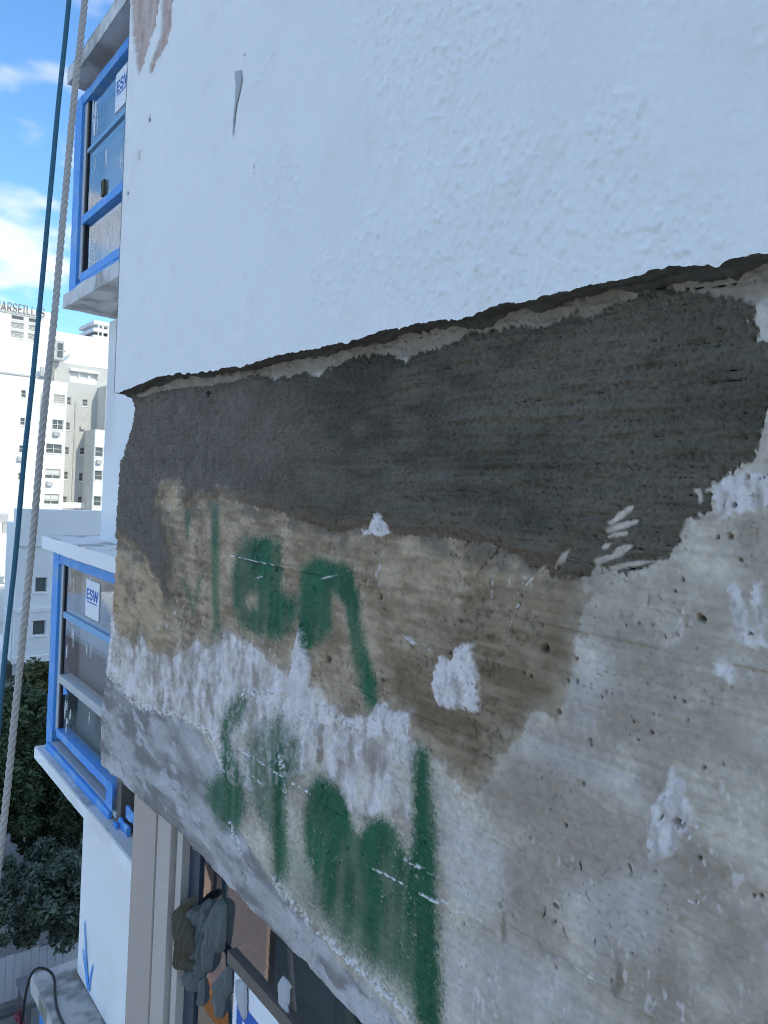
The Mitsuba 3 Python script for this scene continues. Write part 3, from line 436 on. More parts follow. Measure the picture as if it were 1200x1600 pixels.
    big, mid, fine = n(7, 7, 120, 4), n(34, 26, 121, 4), n(240, 240, 122, 3)
    streak = n(12, 320, 123, 3)
    C = tone((0.35, 0.295, 0.23), (0.61, 0.53, 0.43), sstep(0.30, 0.70, 0.55 * big + 0.45 * mid))
    lines = n(9, 520, 137, 3)
    C = C * (0.68 + 0.42 * fine + (0.16 + 0.16 * (1 - sstep(0.5, 0.9, S))) * streak + 0.07 * (lines - 0.5) * (1 - sstep(0.5, 0.9, S)))[..., None]
    C = over(C, tone((0.50, 0.46, 0.46), (0.66, 0.61, 0.60), mid) * (0.88 + 0.24 * fine)[..., None], sstep(-0.014, 0.016, pale) * 0.42)
    C = over(C, tone((0.25, 0.20, 0.15), (0.40, 0.33, 0.26), mid) * (0.85 + 0.3 * fine)[..., None], sstep(-0.014, 0.014, dusk) * 0.68)
    C = over(C, tone((0.20, 0.185, 0.18), (0.42, 0.395, 0.385), sstep(0.3, 0.7, n(16, 46, 124, 4))) * (0.86 + 0.26 * fine)[..., None], sstep(-0.004, 0.008, blug) * 0.92)
    # lighter drifts of old cement wash across the lower left
    C = over(C, np.array((0.52, 0.50, 0.50)), sstep(-0.004, 0.008, blug) * sstep(0.56, 0.72, fbm2(S * 20 + t * 30, t * 60 - S * 18, 125, 4)) * 0.7)
    wcol = tone((0.34, 0.28, 0.24), (0.73, 0.66, 0.63), sstep(0.30, 0.64, 0.34 * n(130, 30, 126, 4) + 0.36 * n(80, 64, 135, 4) + 0.30 * mid)) * (0.84 + 0.30 * fine)[..., None]
    C = over(C, wcol, is_w * (0.40 + 0.60 * sstep(0.28, 0.52, n(46, 30, 136, 3))))
    tanc = tone((0.235, 0.170, 0.110), (0.45, 0.345, 0.235), sstep(0.28, 0.72, 0.5 * mid + 0.5 * n(30, 150, 127, 4))) * (0.66 + 0.42 * fine + 0.26 * streak)[..., None]
    tanc = over(tanc, np.array((0.50, 0.36, 0.215)), sstep(1.05, 1.18, S) * sstep(-0.31, -0.20, t) * sstep(0.3, 0.6, n(22, 40, 128, 3)) * 0.7)
    tanc = over(tanc, tone((0.160, 0.112, 0.068), (0.29, 0.220, 0.148), sstep(0.3, 0.7, 0.5 * mid + 0.5 * n(26, 170, 138, 3))) * (0.74 + 0.30 * fine + 0.22 * streak)[..., None], sstep(-0.02, 0.014, damp_t) * 0.9)
    pock = sstep(0.62, 0.72, n(300, 240, 139, 2)) * sstep(0.45, 0.62, n(26, 20, 141, 3))
    tanc = tanc * (1 - 0.35 * pock)[..., None]
    rel = rel - 0.0012 * pock * is_t
    C = over(C, tanc, is_t * (0.72 + 0.28 * sstep(0, 0.02, tan)))
    C = over(C, np.array((0.16, 0.115, 0.07)), sstep(-0.002, 0.004, stain) * (0.45 + 0.4 * mid))
    # bare, paler concrete left above the patch
    C = over(C, tone((0.44, 0.395, 0.345), (0.66, 0.60, 0.54), mid) * (0.85 + 0.3 * fine)[..., None], sstep(0.06, 0.085, t) * (1 - is_m))
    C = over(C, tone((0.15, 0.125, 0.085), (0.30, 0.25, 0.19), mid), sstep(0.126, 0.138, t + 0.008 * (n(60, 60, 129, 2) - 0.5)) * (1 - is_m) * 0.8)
    C = over(C, tone((0.40, 0.35, 0.32), (0.72, 0.66, 0.63), sstep(0.22, 0.6, 0.5 * n(90, 60, 130, 3) + 0.5 * n(260, 120, 158, 3))), is_p * 0.9)
    C = over(C, tone((0.50, 0.44, 0.41), (0.76, 0.70, 0.67), n(120, 60, 143, 3)), sstep(-0.001, 0.002, spike + warp * 0.3) * (1 - is_m))
    rel = rel + 0.0025 * sstep(0, 0.004, spike) * (0.4 + n(130, 40, 144, 3))
    C = over(C, np.array((0.82, 0.76, 0.73)), sstep(0.66, 0.80, n(240, 120, 131, 3)) * sstep(0.55, 0.68, n(15, 15, 132, 3)) * (1 - is_m) * 0.38)
    C = over(C, np.array((0.16, 0.125, 0.09)), sstep(0.72, 0.82, n(330, 300, 133, 3)) * sstep(0.45, 0.6, n(18, 18, 134, 2)) * (1 - is_m) * 0.65)
    gcol = tone((0.003, 0.056, 0.023), (0.008, 0.112, 0.046), n(60, 20, 140, 3))
    C = over(C, gcol, green * (1 - is_m) * (1 - 0.75 * is_p) * (1 - 0.35 * is_w * sstep(0.52, 0.66, n(170, 110, 142, 3))))
    C = over(C, np.array((0.80, 0.76, 0.74)), chip * (1 - is_m))
    C = over(C, np.array((0.78, 0.73, 0.70)), flakes * (1 - is_m) * 0.9)
    # a thin smear of cement dragged past the edge of the patch
    film = sstep(-0.030, 0.002, mort + 0.030 * (n(70, 90, 154, 3) - 0.5)) * sstep(0.02, -0.02, t) * np.where(S > 0.36, 1, 0.25) * sstep(0.35, 0.6, n(28, 60, 155, 3))
    C = over(C, np.array((0.13, 0.112, 0.092)) * (0.8 + 0.4 * fine)[..., None], film * (1 - is_m) * (1 - is_p) * 0.75)
    # mortar: wet dark cement, browner where it was drawn out thin
    damp = n(9, 14, 150, 4)
    mc = tone((0.060, 0.056, 0.044), (0.118, 0.106, 0.085), sstep(0.3, 0.7, 0.6 * damp + 0.4 * n(24, 60, 156, 3))) * (0.72 + 0.48 * n(420, 420, 151, 2) + 0.28 * fbm2(S * 20, slope * 300, 159, 2))[..., None]
    mc = over(mc, tone((0.105, 0.092, 0.080), (0.20, 0.175, 0.155), n(200, 90, 152, 3)), sstep(0.55, 1.0, S + 0.2 * (damp - 0.5)) * (0.5 + 0.6 * n(60, 60, 153, 3)))
    thin = (1 - sstep(0.0, 0.030, mort + 0.02 * (damp - 0.5))) * sstep(0.02, -0.03, t) * sstep(0.28, 0.38, S)
    mc = over(mc, np.array((0.155, 0.115, 0.085)), thin * 0.7) * np.array((1.06, 1.02, 0.95))
    bare = sstep(0.80, 1.0, S) * (1 - sstep(0.002, 0.016, mort + 0.02 * (n(90, 70, 157, 3) - 0.5))) * (t < 0.02)
    C = over(C, mc, is_m * (1 - 0.6 * bare))
    C = np.clip(C, 0.004, 0.9)

    V = np.stack([X - rel * (tx[:, None] <= 0.0005) * 1.0, S + rel * (sx[None, :] > 0.004), Z + EYE], -1)
    # the return face gets its relief along the wall, the soffit downwards
    V[..., 0] = X - np.where((sx[None, :] < 0.006) & (tx[:, None] < 0.003), rel, 0)
    V = V.reshape(-1, 3)
    F = grid_faces(len(tt), len(ss))[:, [0, 2, 1]]
    Cf = C.reshape(-1, 3)
    mv, gv = mort.ravel(), (green * (1 - is_m)).ravel()
    fm = (mv[F] > 0).sum(1) >= 2
    fg = ~fm & (gv[F].mean(1) > 0.35)
    for name, keep, m, lab in (('concrete_band', ~fm & ~fg, 'm_concrete', 'bare weathered concrete band with board marks and white plaster remnants'),
                               ('mortar_patch', fm, 'm_mortar', 'fresh dark grey mortar patch with sandy float finish'),
                               ('spray_lettering', fg, 'm_spray', 'dark green spray-painted letters with soft edges on concrete')):
        v, f, used = sub_mesh(V, F, keep)
        add(f'{B}__{name}', (v, f), m, smooth=True, color=Cf[used], label=lab)


build_band()


def build_stucco():
    ncol, nrow = 620, 520
    u = np.linspace(math.atan2(0.10, 0.43), math.atan2(1.326, 0.43), ncol)
    s = 0.43 * np.tan(u)
    es, et = np.array(EDGE).T
    o = np.argsort(es)
    edge = np.interp(s, es[o], et[o])
    edge = edge + 0.0012 * (noise2(s * 130, s * 0 + 1, 41) - 0.5) + 0.0012 * (noise2(s * 420, s * 0 + 2, 42) - 0.5) - 0.005 * np.clip(fbm2(s * 60, s * 0, 43) - 0.62, 0, 1) * 3
    r = np.linspace(0, 1, nrow)**1.15
    xw = np.linspace(0, 1, 12)[1:]
    # columns: face, then round the end; rows: face only (the broken underside is a part of its own)
    S = np.broadcast_to(s, (nrow, ncol)).copy()
    Z = edge[None, :] + r[:, None] * (1.02 - edge[None, :])
    n = lambda fx, fy, sd, oc=1: fbm2(S * fx, Z * fy, sd, oc)
    bump = sstep(0.95, 0.45, S) * 0.75 + 0.25
    patchy = sstep(0.35, 0.65, n(9, 9, 200, 3))
    rel = 0.0026 * (n(5, 5, 201, 3) - 0.5) + 0.0009 * (n(38, 38, 202, 3) - 0.5) * bump + bump * (0.25 + 0.75 * patchy) * (0.0019 * sstep(0.48, 0.8, n(150, 135, 203, 3)) + 0.0017 * (n(280, 280, 204, 2) - 0.5))
    pr = np.random.default_rng(12)
    for _ in range(26):                                            # trowel ridges and crumbs
        a, b, L, g = pr.uniform(0.2, 0.9), pr.uniform(0.2, 0.8), pr.uniform(0.004, 0.03), pr.uniform(-0.9, 0.9)
        q = [(a, b), (a + L * math.cos(g), b + L * math.sin(g))]
        rel = rel + 0.0012 * np.exp(-(sdf(S, Z, q, False, 0.02) / 0.0016)**2)
    q = [(0.2885, 0.2715), (0.2925, 0.262)]
    rel = rel + 0.003 * np.exp(-(sdf(S, Z, q, False, 0.02) / 0.0018)**2)
    warp = 0.010 * (n(70, 45, 205, 3) - 0.5)
    peel = np.maximum(sdf(S, Z, PEEL[0]), sdf(S, Z, PEEL[1])) + warp
    for a, b, r0 in ((1.208, 0.592, 0.0028), (1.248, 0.547, 0.0045), (1.292, 0.521, 0.002), (1.297, 0.496, 0.002), (0.876, 0.552, 0.0018), (0.838, 0.397, 0.0012)):
        peel = np.maximum(peel, r0 - np.hypot((S - a) * 1.0, (Z - b) * 0.55) + warp * 0.6)
    inside = sstep(-0.0005, 0.001, peel)
    rel = rel - 0.0030 * inside + inside * 0.0016 * (n(160, 110, 206, 3) - 0.5) + 0.0012 * np.exp(-((peel + 0.002) / 0.002)**2) * (1 - inside)
    rel = rel + 0.0015 * np.exp(-((Z - edge[None, :]) / 0.006)**2) * (n(90, 30, 207, 2) - 0.4)
    white = np.array((0.80, 0.80, 0.775)) * (0.955 + 0.06 * n(14, 14, 208, 3) + 0.03 * n(220, 220, 209, 2))[..., None]
    dirt = sstep(0.62, 0.80, n(40, 34, 210, 4)) * 0.05
    white = white * (1 - dirt[..., None] * np.array((0.5, 0.7, 1.0)))
    raw = np.array((0.40, 0.27, 0.205)) * (1 - n(60, 40, 211, 3))[..., None] + np.array((0.66, 0.55, 0.50)) * n(60, 40, 211, 3)[..., None]
    raw = raw * (0.75 + 0.4 * n(240, 200, 212, 3))[..., None]
    C = white * (1 - inside[..., None]) + raw * inside[..., None]
    V = np.stack([-0.025 - rel, S, Z + EYE], -1)
    # end return
    k = 14
    xr = np.linspace(0, 1, k)[1:]
    last = V[:, -1:, :]
    ret = np.repeat(last, k - 1, 1)
    ret[..., 0] = last[..., 0] + 0.004 * np.minimum(xr * 3, 1) + 0.24 * xr**1.5
    ret[..., 1] = last[..., 1] + 0.004 * np.minimum(xr * 6, 1) + 0.0012 * (noise2(ret[..., 2] * 120, ret[..., 0] * 60, 44) - 0.5)
    V = np.concatenate([V, ret], 1)
    C = np.concatenate([C, np.repeat(C[:, -1:, :], k - 1, 1)], 1)
    peel = np.concatenate([peel, np.full((nrow, k - 1), -1.0)], 1)
    F = grid_faces(V.shape[0], V.shape[1])[:, [0, 2, 1]]
    Vf, Cf = V.reshape(-1, 3), C.reshape(-1, 3)
    fp = (peel.ravel()[F] > 0).sum(1) >= 2
    v, f, used = sub_mesh(Vf, F, ~fp)
    add(f'{B}__stucco', (v, f), 'm_stucco', smooth=True, color=Cf[used], label='white painted stucco layer above the bare concrete')
    v, f, used = sub_mesh(Vf, F, fp)
    comp = trimesh.graph.connected_component_labels(trimesh.geometry.faces_to_edges(f), len(v))
    for c in np.unique(comp):
        k = comp[f[:, 0]] == c
        if k.sum() > 12:
            vv, ff, uu = sub_mesh(v, f[k], np.ones(k.sum(), bool))
            add(f'{B}__peeled_patch', (vv, ff), 'm_stucco', smooth=True, color=Cf[used][uu], label='bare pinkish patch where the white paint peeled off' if k.sum() > 900 else 'small chip in the white paint')
    # broken underside of the stucco layer
    low = V[0]
    m = 16
    q = np.linspace(0, 1, m)
    U = np.repeat(low[None], m, 0)
    U[..., 0] = low[None, :, 0] + 0.027 * q[:, None]
    nn = fbm2(U[..., 1] * 60, U[..., 0] * 300, 45, 4)
    deep = fbm2(U[..., 1] * 16, U[..., 0] * 40 + 3, 46, 3)
    U[1:, :, 2] += (0.004 * (nn - 0.5) + 0.005 * (deep - 0.5))[1:] * np.minimum(q[1:, None] * 3, 1)
    U[..., 2] -= 0.004 * sstep(0.5, 1.0, q)[:, None] * sstep(0.45, 0.7, fbm2(U[..., 1] * 24, U[..., 1] * 0, 47, 3))
    c = np.array((0.052, 0.05, 0.045)) * (1 - nn[..., None]) + np.array((0.15, 0.138, 0.118)) * nn[..., None]
    F = grid_faces(m, U.shape[1])
    add(f'{B}__broken_edge', (U.reshape(-1, 3), F), 'm_mortar', smooth=True, color=c.reshape(-1, 3), label='ragged broken underside of the stucco layer')


build_stucco()
fl = puff(FLAKE, -0.0262, 0.0016, 0.0006, 0.003, 3)
add(f'{B}__paint_flake', fl, 'm_scrap', smooth=True, label='long grey paint flake hanging on the white stucco')

# ------------------------------------------------------------------ the rest of the building
def Zr(z):
    return EYE + z


FLOOR = 2.867
WX, SX, RX = 0.88, 0.79, 1.055        # far bay: window plane, ledge front, wall plane
solid = [bx(-0.025, 34, -9, 1.326, Zr(1.02), 40.0), bx(0.03, 20, -8.99, 1.285, Zr(-0.50), Zr(1.015)), bx(-0.025, 0.028, -9, 0.098, Zr(0.15), Zr(1.018)),
         bx(0.0, 0.028, -9, 0.098, Zr(-0.535), Zr(0.147)), bx(0.10, 20, -9, 1.20, 0, Zr(-2.9)), bx(1.3, 20, -9, 1.31, Zr(-2.895), Zr(-0.505)),
         bx(0.26, 1.295, -9, 1.36, Zr(-0.502), Zr(-0.40)),
         bx(2.2, 34, 1.315, 4.74, 0, 40.0)]
add(f'{B}__wall', cat(solid), 'm_white_wall', label='plain upper and inner walls of the building')
rb = np.random.default_rng(3)
for k, (z0, z1, ye) in enumerate(((-0.40, 0.99, 4.76), (2.50, 3.9, 4.72), (-3.235, -1.84, 4.87), (-6.0, -4.7, 4.80))):
    m = rough(bx(RX, 2.19, 1.32, ye, Zr(z0), Zr(z1)), 0.12, 0.006, 1.2, k)
    add(f'{B}__pier' if k == 2 else key_for(f'{B}__wall'), m, 'm_white_wall', smooth=40, **({'label': 'white painted wall below the lower taped window'} if k == 2 else {}))
for k, (z0, z1, ye, m_, lab) in enumerate(((1.035, 1.118, 4.83, 'm_slab', 'chipped concrete ledge under the upper taped window'), (2.435, 2.53, 4.93, 'm_slab', 'chipped concrete eyebrow over the upper taped window'),
                                           (-1.825, -1.747, 5.06, 'm_slab', 'white ledge with worn grey top under the lower taped window'), (-0.466, -0.378, 5.08, 'm_slab', 'white eyebrow slab over the lower taped window'),
                                           (-3.36, -3.245, 5.02, 'm_slab_dirty', 'stained concrete eyebrow slab with a cable lying across it'))):
    m = rough(bx(SX + (0.02 if k == 4 else 0), 1.30, 1.40, ye, Zr(z0), Zr(z1)), 0.022, 0.011, 5.0, 30 + k)
    key = f'{B}__ledge' if k in (0, 2) else f'{B}__eyebrow'
    add(key, m, m_, smooth=35, label=lab)
    if k in (2, 3):                                                   # painted face of the ledge
        f = rough(bx(SX - 0.006, SX + 0.004, 1.41, ye - 0.004, Zr(z0 + 0.004), Zr(z1 - 0.006)), 0.03, 0.004, 6.0, 60 + k)
        add(key_for(f'{B}__ledge_face'), f, 'm_white_wall', smooth=40)


def drip(y, z, w, L, x, seed):
    n = 14
    zz = np.linspace(0, -L, n)
    r = np.random.default_rng(seed)
    ww = w * (0.45 + 0.55 * np.sin(np.linspace(0.2, 2.9, n))) * r.uniform(0.6, 1.2, n)
    yy = y + 0.3 * w * np.cumsum(r.normal(0, 0.5, n)) * 0.5
    V = np.concatenate([np.stack([np.full(n, x), yy - ww, Zr(z) + zz], 1), np.stack([x - ww * 0.5, yy, Zr(z) + zz], 1), np.stack([np.full(n, x), yy + ww, Zr(z) + zz], 1)])
    F = []
    for i in range(n - 1):
        for a in (0, n):
            F += [[a + i, a + i + 1, a + n + i + 1], [a + i, a + n + i + 1, a + n + i]]
    return trimesh.Trimesh(V, F, process=False)


def letters(text, h, depth, y_left, z, x, bold=True, squeeze=1.0):
    """lettering on a face that looks towards -x, reading towards -y"""
    m = meshkit.text_mesh(text, h, depth, bold)
    v = np.array(m.vertices)
    return trimesh.Trimesh(np.stack([x - v[:, 2], y_left - v[:, 0] * squeeze, z + v[:, 1]], 1), m.faces, process=False)


def far_window(zb, zh, seed, lower):
    W = key_for(f'{B}__window')
    labels[W] = {'label': 'lower bay window framed in blue tape with white sticker' if lower else 'upper bay window framed in blue tape with white sticker'}
    r = np.random.default_rng(seed)
    y0, y1 = 3.735, 5.105 if lower else 4.985
    h = zh - zb
    P = lambda n, m, mt, **k: add(f'{W}__{n}', m, mt, **k)
    P('post', rough(bx(WX - 0.015, WX + 0.10, y1 - 0.135, y1, Zr(zb + 0.002), Zr(zh + (0.028 if lower else 0))), 0.035, 0.005, 9, seed + 4), 'm_blue_tape', smooth=30)
    P('post_inner', bx(WX + 0.003, WX + 0.09, y1 - 0.185, y1 - 0.137, Zr(zb + 0.12), Zr(zh - 0.058)), 'm_alu')
    P('gasket', bx(WX + 0.008, WX + 0.09, y1 - 0.208, y1 - 0.187, Zr(zb + 0.12), Zr(zh - 0.058)), 'm_gasket')
    P('head', rough(bx(WX - 0.012, WX + 0.09, 1.42, y1 - 0.137, Zr(zh - 0.056), Zr(zh + (0.028 if lower else 0))), 0.035, 0.005, 9, seed + 4), 'm_blue_tape', smooth=30)
    zr1, zr2, zr3 = zh - 0.355, zh - 0.758, zb + 0.145
    P('rail', bx(WX + 0.004, WX + 0.06, 3.742, y1 - 0.21, Zr(zr1 - 0.038 if lower else zr1 - 0.022), Zr(zr1)), 'm_blue_pale')
    P('rail', bx(WX - 0.006, WX + 0.07, 3.742, y1 - 0.187, Zr(zr2 - 0.05), Zr(zr2)), 'm_alu' if lower else 'm_blue_tape')
    P('sash_rail', rough(bx(WX - 0.004, WX + 0.07, 3.742, y1 - 0.187, Zr(zr3 - 0.05), Zr(zr3)), 0.035, 0.005, 9, seed + 9), 'm_blue_tape', smooth=30)
    P('track_gap', bx(WX + 0.03, WX + 0.09, 3.742, y1 - 0.187, Zr(zr3 - 0.085), Zr(zr3 - 0.052)), 'm_gasket')
    P('track', bx(WX - 0.03, WX + 0.09, 3.70, y1 - 0.187, Zr(zr3 - 0.118), Zr(zr3 - 0.087)), 'm_alu')
    tape = rough(bx(WX - 0.05, WX - 0.032, 3.75, y1 - 0.14, Zr(zb + 0.002), Zr(zb + 0.050)), 0.03, 0.006, 8, seed)
    P('sill_tape', tape, 'm_blue_tape', smooth=40)
    for k, (a, b, xo) in enumerate(((zr1, zh - 0.057, 0.016), (zr2, zr1 - (0.038 if lower else 0.022), 0.016), (zr3, zr2 - 0.05, 0.022))):
        a0, b0 = (a + 0.001, b - 0.001)
        g = trimesh.Trimesh([[WX + xo, 3.745, Zr(a0)], [WX + xo, y1 - 0.21, Zr(a0)], [WX + xo, y1 - 0.21, Zr(b0)], [WX + xo, 3.745, Zr(b0)]], [[0, 1, 2], [0, 2, 3]], process=False)
        P('pane', g, 'm_glass')
    P('near_post', bx(WX - 0.02, WX + 0.10, 3.66, 3.733, Zr(zb + 0.002), Zr(zh - 0.058)), 'm_bronze')
    # room behind the glass: floor, ceiling, back and sides, with a blind behind the panes
    P('room', cat([bx(2.10, 2.15, 1.4, y1 - 0.02, Zr(zb), Zr(zh)), bx(WX + 0.11, 2.1, y1 - 0.05, y1 - 0.02, Zr(zb), Zr(zh)), bx(WX + 0.10, 2.1, 1.4, y1 - 0.05, Zr(zb - 0.04), Zr(zb)), bx(WX + 0.10, 2.1, 1.4, y1 - 0.05, Zr(zh), Zr(zh + 0.04))]), 'm_room')
    P('blind', bx(WX + 0.11, WX + 0.12, 3.4, y1 - 0.222, Zr(zb + 0.10), Zr(zh - 0.02)), 'm_blind')
    # sticker with printing, paint drips on the panes
    st_y, st_z, sw, sh = (4.47, zh - 0.095, 0.245, 0.215) if lower else (4.30, zh - 0.095, 0.24, 0.215)
    sk = P('sticker', bx(WX + 0.0105, WX + 0.0145, st_y - sw, st_y, Zr(st_z - sh), Zr(st_z)), 'm_sticker')
    P('sticker_print', cat([letters('ESW', 0.060, 0.0015, st_y - 0.012, Zr(st_z - 0.112), WX + 0.010, True, 1.2), bx(WX + 0.009, WX + 0.0101, st_y - 0.21, st_y - 0.03, Zr(st_z - 0.131), Zr(st_z - 0.124))]), 'm_print')
    for i in range(20):
        lo = r.integers(0, 3)
        yy = y1 - 0.25 - abs(r.normal(0, 0.09)) if i < 13 else r.uniform(4.05, 4.45)
        zz = [zh - 0.06, zr1 - 0.06, zr2 - 0.09][lo] - r.uniform(0, 0.18)
        P('paint_drip', drip(yy, zz, r.uniform(0.004, 0.011), r.uniform(0.03, 0.13), WX + (0.021 if lo == 2 else 0.015), 100 * seed + i), 'm_drip')
    if lower:
        q = [(y1 - 0.225, zr2 - 0.052), (y1 - 0.225, zr2 - 0.13), (y1 - 0.33, zr2 - 0.10)]
        P('tape_scrap', trimesh.creation.extrude_polygon(Polygon([(a, Zr(b)) for a, b in q]), 0.002).apply_transform(np.array([[0, 0, -1, WX + 0.020], [1, 0, 0, 0], [0, 1, 0, 0], [0, 0, 0, 1.0]])), 'm_blue_tape')
        # loose tape tabs at the near corner
        P('tape_tab', rough(bx(WX - 0.040, WX - 0.035, 3.735, 3.84, Zr(zb + 0.055), Zr(zb + 0.19)), 0.015, 0.016, 14, 91), 'm_blue_tape', smooth=50)
        P('tape_tab', rough(bx(WX - 0.03, WX - 0.022, 3.52, 3.64, Zr(zb + 0.006), Zr(zb + 0.05)), 0.015, 0.02, 14, 92), 'm_blue_tape', smooth=50)
        P('tape_tab', rough(bx(WX - 0.02, WX - 0.012, 3.44, 3.58, Zr(zb + 0.075), Zr(zb + 0.135)), 0.015, 0.018, 14, 93), 'm_blue_tape', smooth=50)
        P('tape_tab', rough(bx(WX - 0.055, WX - 0.045, 3.62, 3.67, Zr(zb + 0.0), Zr(zb + 0.035)), 0.012, 0.02, 16, 94), 'm_blue_tape', smooth=50)
    else:
        P('tape_scrap', rough(bx(WX + 0.002, WX + 0.014, 4.42, 4.47, Zr(zr2 + 0.03), Zr(zr2 + 0.12)), 0.012, 0.012, 12, 95), 'm_splat_olive', smooth=50)
    # second sash nearer to the concrete wall
    P('near_sash', cat([bx(WX + 0.0, WX + 0.06, 1.42, 3.658, Zr(zb + 0.002), Zr(zb + 0.05))]), 'm_bronze')
    P('near_pane', trimesh.Trimesh([[WX + .03, 1.42, Zr(zb + .052)], [WX + .03, 3.655, Zr(zb + .052)], [WX + .03, 3.655, Zr(zh - .042)], [WX + .03, 1.42, Zr(zh - .042)]], [[0, 1, 2], [0, 2, 3]], process=False), 'm_glass')


far_window(-1.75, -0.496, 11, True)
far_window(1.117, 2.371, 12, False)
# third bay window, one floor down: only the top of its taped post shows
W = key_for(f'{B}__window')
labels[W] = {'label': 'lowest bay window, only a blue taped post showing under the stained slab'}
add(f'{W}__post', bx(WX - 0.015, WX + 0.10, 4.87, 5.0, Zr(-4.62), Zr(-3.375)), 'm_blue_tape')
add(f'{W}__head', bx(WX - 0.012, WX + 0.09, 1.42, 4.868, Zr(-3.42), Zr(-3.375)), 'm_blue_tape')
add(f'{W}__pane', bx(WX + 0.03, WX + 0.036, 1.42, 4.868, Zr(-4.62), Zr(-3.422)), 'm_glass')
add(f'{W}__room', bx(2.1, 2.15, 1.4, 4.95, Zr(-4.65), Zr(-3.38)), 'm_room')

# arrow sprayed on the white wall
ar = []
for a, b, w in (((4.748, -2.836), (4.626, -3.215), 0.013), ((4.762, -3.02), (4.628, -3.215), 0.012), ((4.555, -3.02), (4.616, -3.212), 0.011)):
    n = 24
    p = np.stack([np.full(n, RX - 0.0075), np.linspace(a[0], b[0], n), Zr(np.linspace(a[1], b[1], n))], 1)
    p[:, 1] += 0.006 * np.sin(np.linspace(0, 4, n))
    d = np.array([0, b[0] - a[0], b[1] - a[1]])
    d /= np.linalg.norm(d)
    q = np.array([0, -d[2], d[1]])
    ww = w * np.linspace(0.75, 1.25, n)
    V = np.concatenate([p - q * ww[:, None], p + q * ww[:, None]])
    F = [[i, i + 1, n + i + 1] for i in range(n - 1)] + [[i, n + i + 1, n + i] for i in range(n - 1)]
    ar.append(trimesh.Trimesh(V, F, process=False))
add(f'{B}__painted_arrow', cat(ar), 'm_paint_blue', label='hand-painted blue arrow pointing down on the white wall')

# the near window below the concrete band
W = key_for(f'{B}__window')
labels[W] = {'label': 'near tan-framed window with mortar splats on its reflecting glass'}
NX = 0.075
P = lambda n, m, mt, **k: add(f'{W}__{n}', m, mt, **k)
ZT, ZB = Zr(-0.49), Zr(-2.89)
P('jamb', bx(0.045, 0.16, 1.226, 1.332, ZB, ZT), 'm_tan')
P('jamb', bx(0.048, 0.16, 1.168, 1.2242, ZB, ZT), 'm_tan_light')
P('gasket', bx(0.062, 0.16, 1.159, 1.1675, ZB, ZT), 'm_gasket')
P('stop', bx(0.056, 0.16, 1.137, 1.1585, ZB, ZT), 'm_tan_light')
P('glazing_bar', bx(0.070, 0.16, 1.098, 1.1365, ZB, ZT), 'm_navy')
for a, b in ((-0.7025, -0.505), (-2.88, -0.7225)):
    P('pane', trimesh.Trimesh([[NX, -3, Zr(a)], [NX, 1.0975, Zr(a)], [NX, 1.0975, Zr(b)], [NX, -3, Zr(b)]], [[0, 1, 2], [0, 2, 3]], process=False), 'm_coated_glass')
P('muntin', bx(NX - 0.008, NX + 0.03, -3, 0.985, Zr(-0.722), Zr(-0.703)), 'm_bronze')
P('room', cat([bx(1.25, 1.28, -3, 1.36, ZB, ZT), bx(0.17, 1.25, 1.33, 1.36, ZB, ZT), bx(0.17, 1.25, -3, 1.33, ZB, ZB + 0.02), bx(0.17, 1.25, -3.03, -3, ZB, ZT)]), 'm_room')
P('curtain', bx(0.30, 0.31, 1.02, 1.3, ZB + 0.03, ZT - 0.02), 'm_splat_grey')
P('sticker', bx(NX - 0.0025, NX - 0.0008, 0.62, 0.970, Zr(-1.05), Zr(-0.7235)), 'm_sticker')
P('sticker_print', cat([bx(NX - 0.004, NX - 0.0026, 0.940, 0.9555, Zr(-0.90), Zr(-0.762)), bx(NX - 0.004, NX - 0.0026, 0.880, 0.9395, Zr(-0.90), Zr(-0.872)), bx(NX - 0.004, NX - 0.0026, 0.892, 0.9395, Zr(-0.833), Zr(-0.812)), bx(NX - 0.004, NX - 0.0026, 0.885, 0.9395, Zr(-0.785), Zr(-0.763))]), 'm_print')
def on_pane(S):                                     # over the glazing bar, else on the glass
    return np.where(S > 1.097, 0.0695, NX - 0.0005)


for i, p in enumerate(SPLATS):
    P('mortar_splat', puff(p, NX - 0.0005, (0.013, 0.014, 0.011, 0.015, 0.008, 0.012, 0.009)[i], 0.0011, 0.015, 20 + i, 0.006, on_pane if i else (lambda S: S * 0 + 0.0555)), 'm_splat_olive' if i == 0 else 'm_splat_grey', smooth=True)
P('tape_scrap', puff(TAPE[0], NX - 0.001, 0.003, 0.0012, 0.003, 40), 'm_scrap', smooth=True, label='grey torn tape strip on the near window glass')
P('tape_scrap', puff(TAPE[1], NX - 0.005, 0.004, 0.0012, 0.003, 41), 'm_scrap', smooth=True)

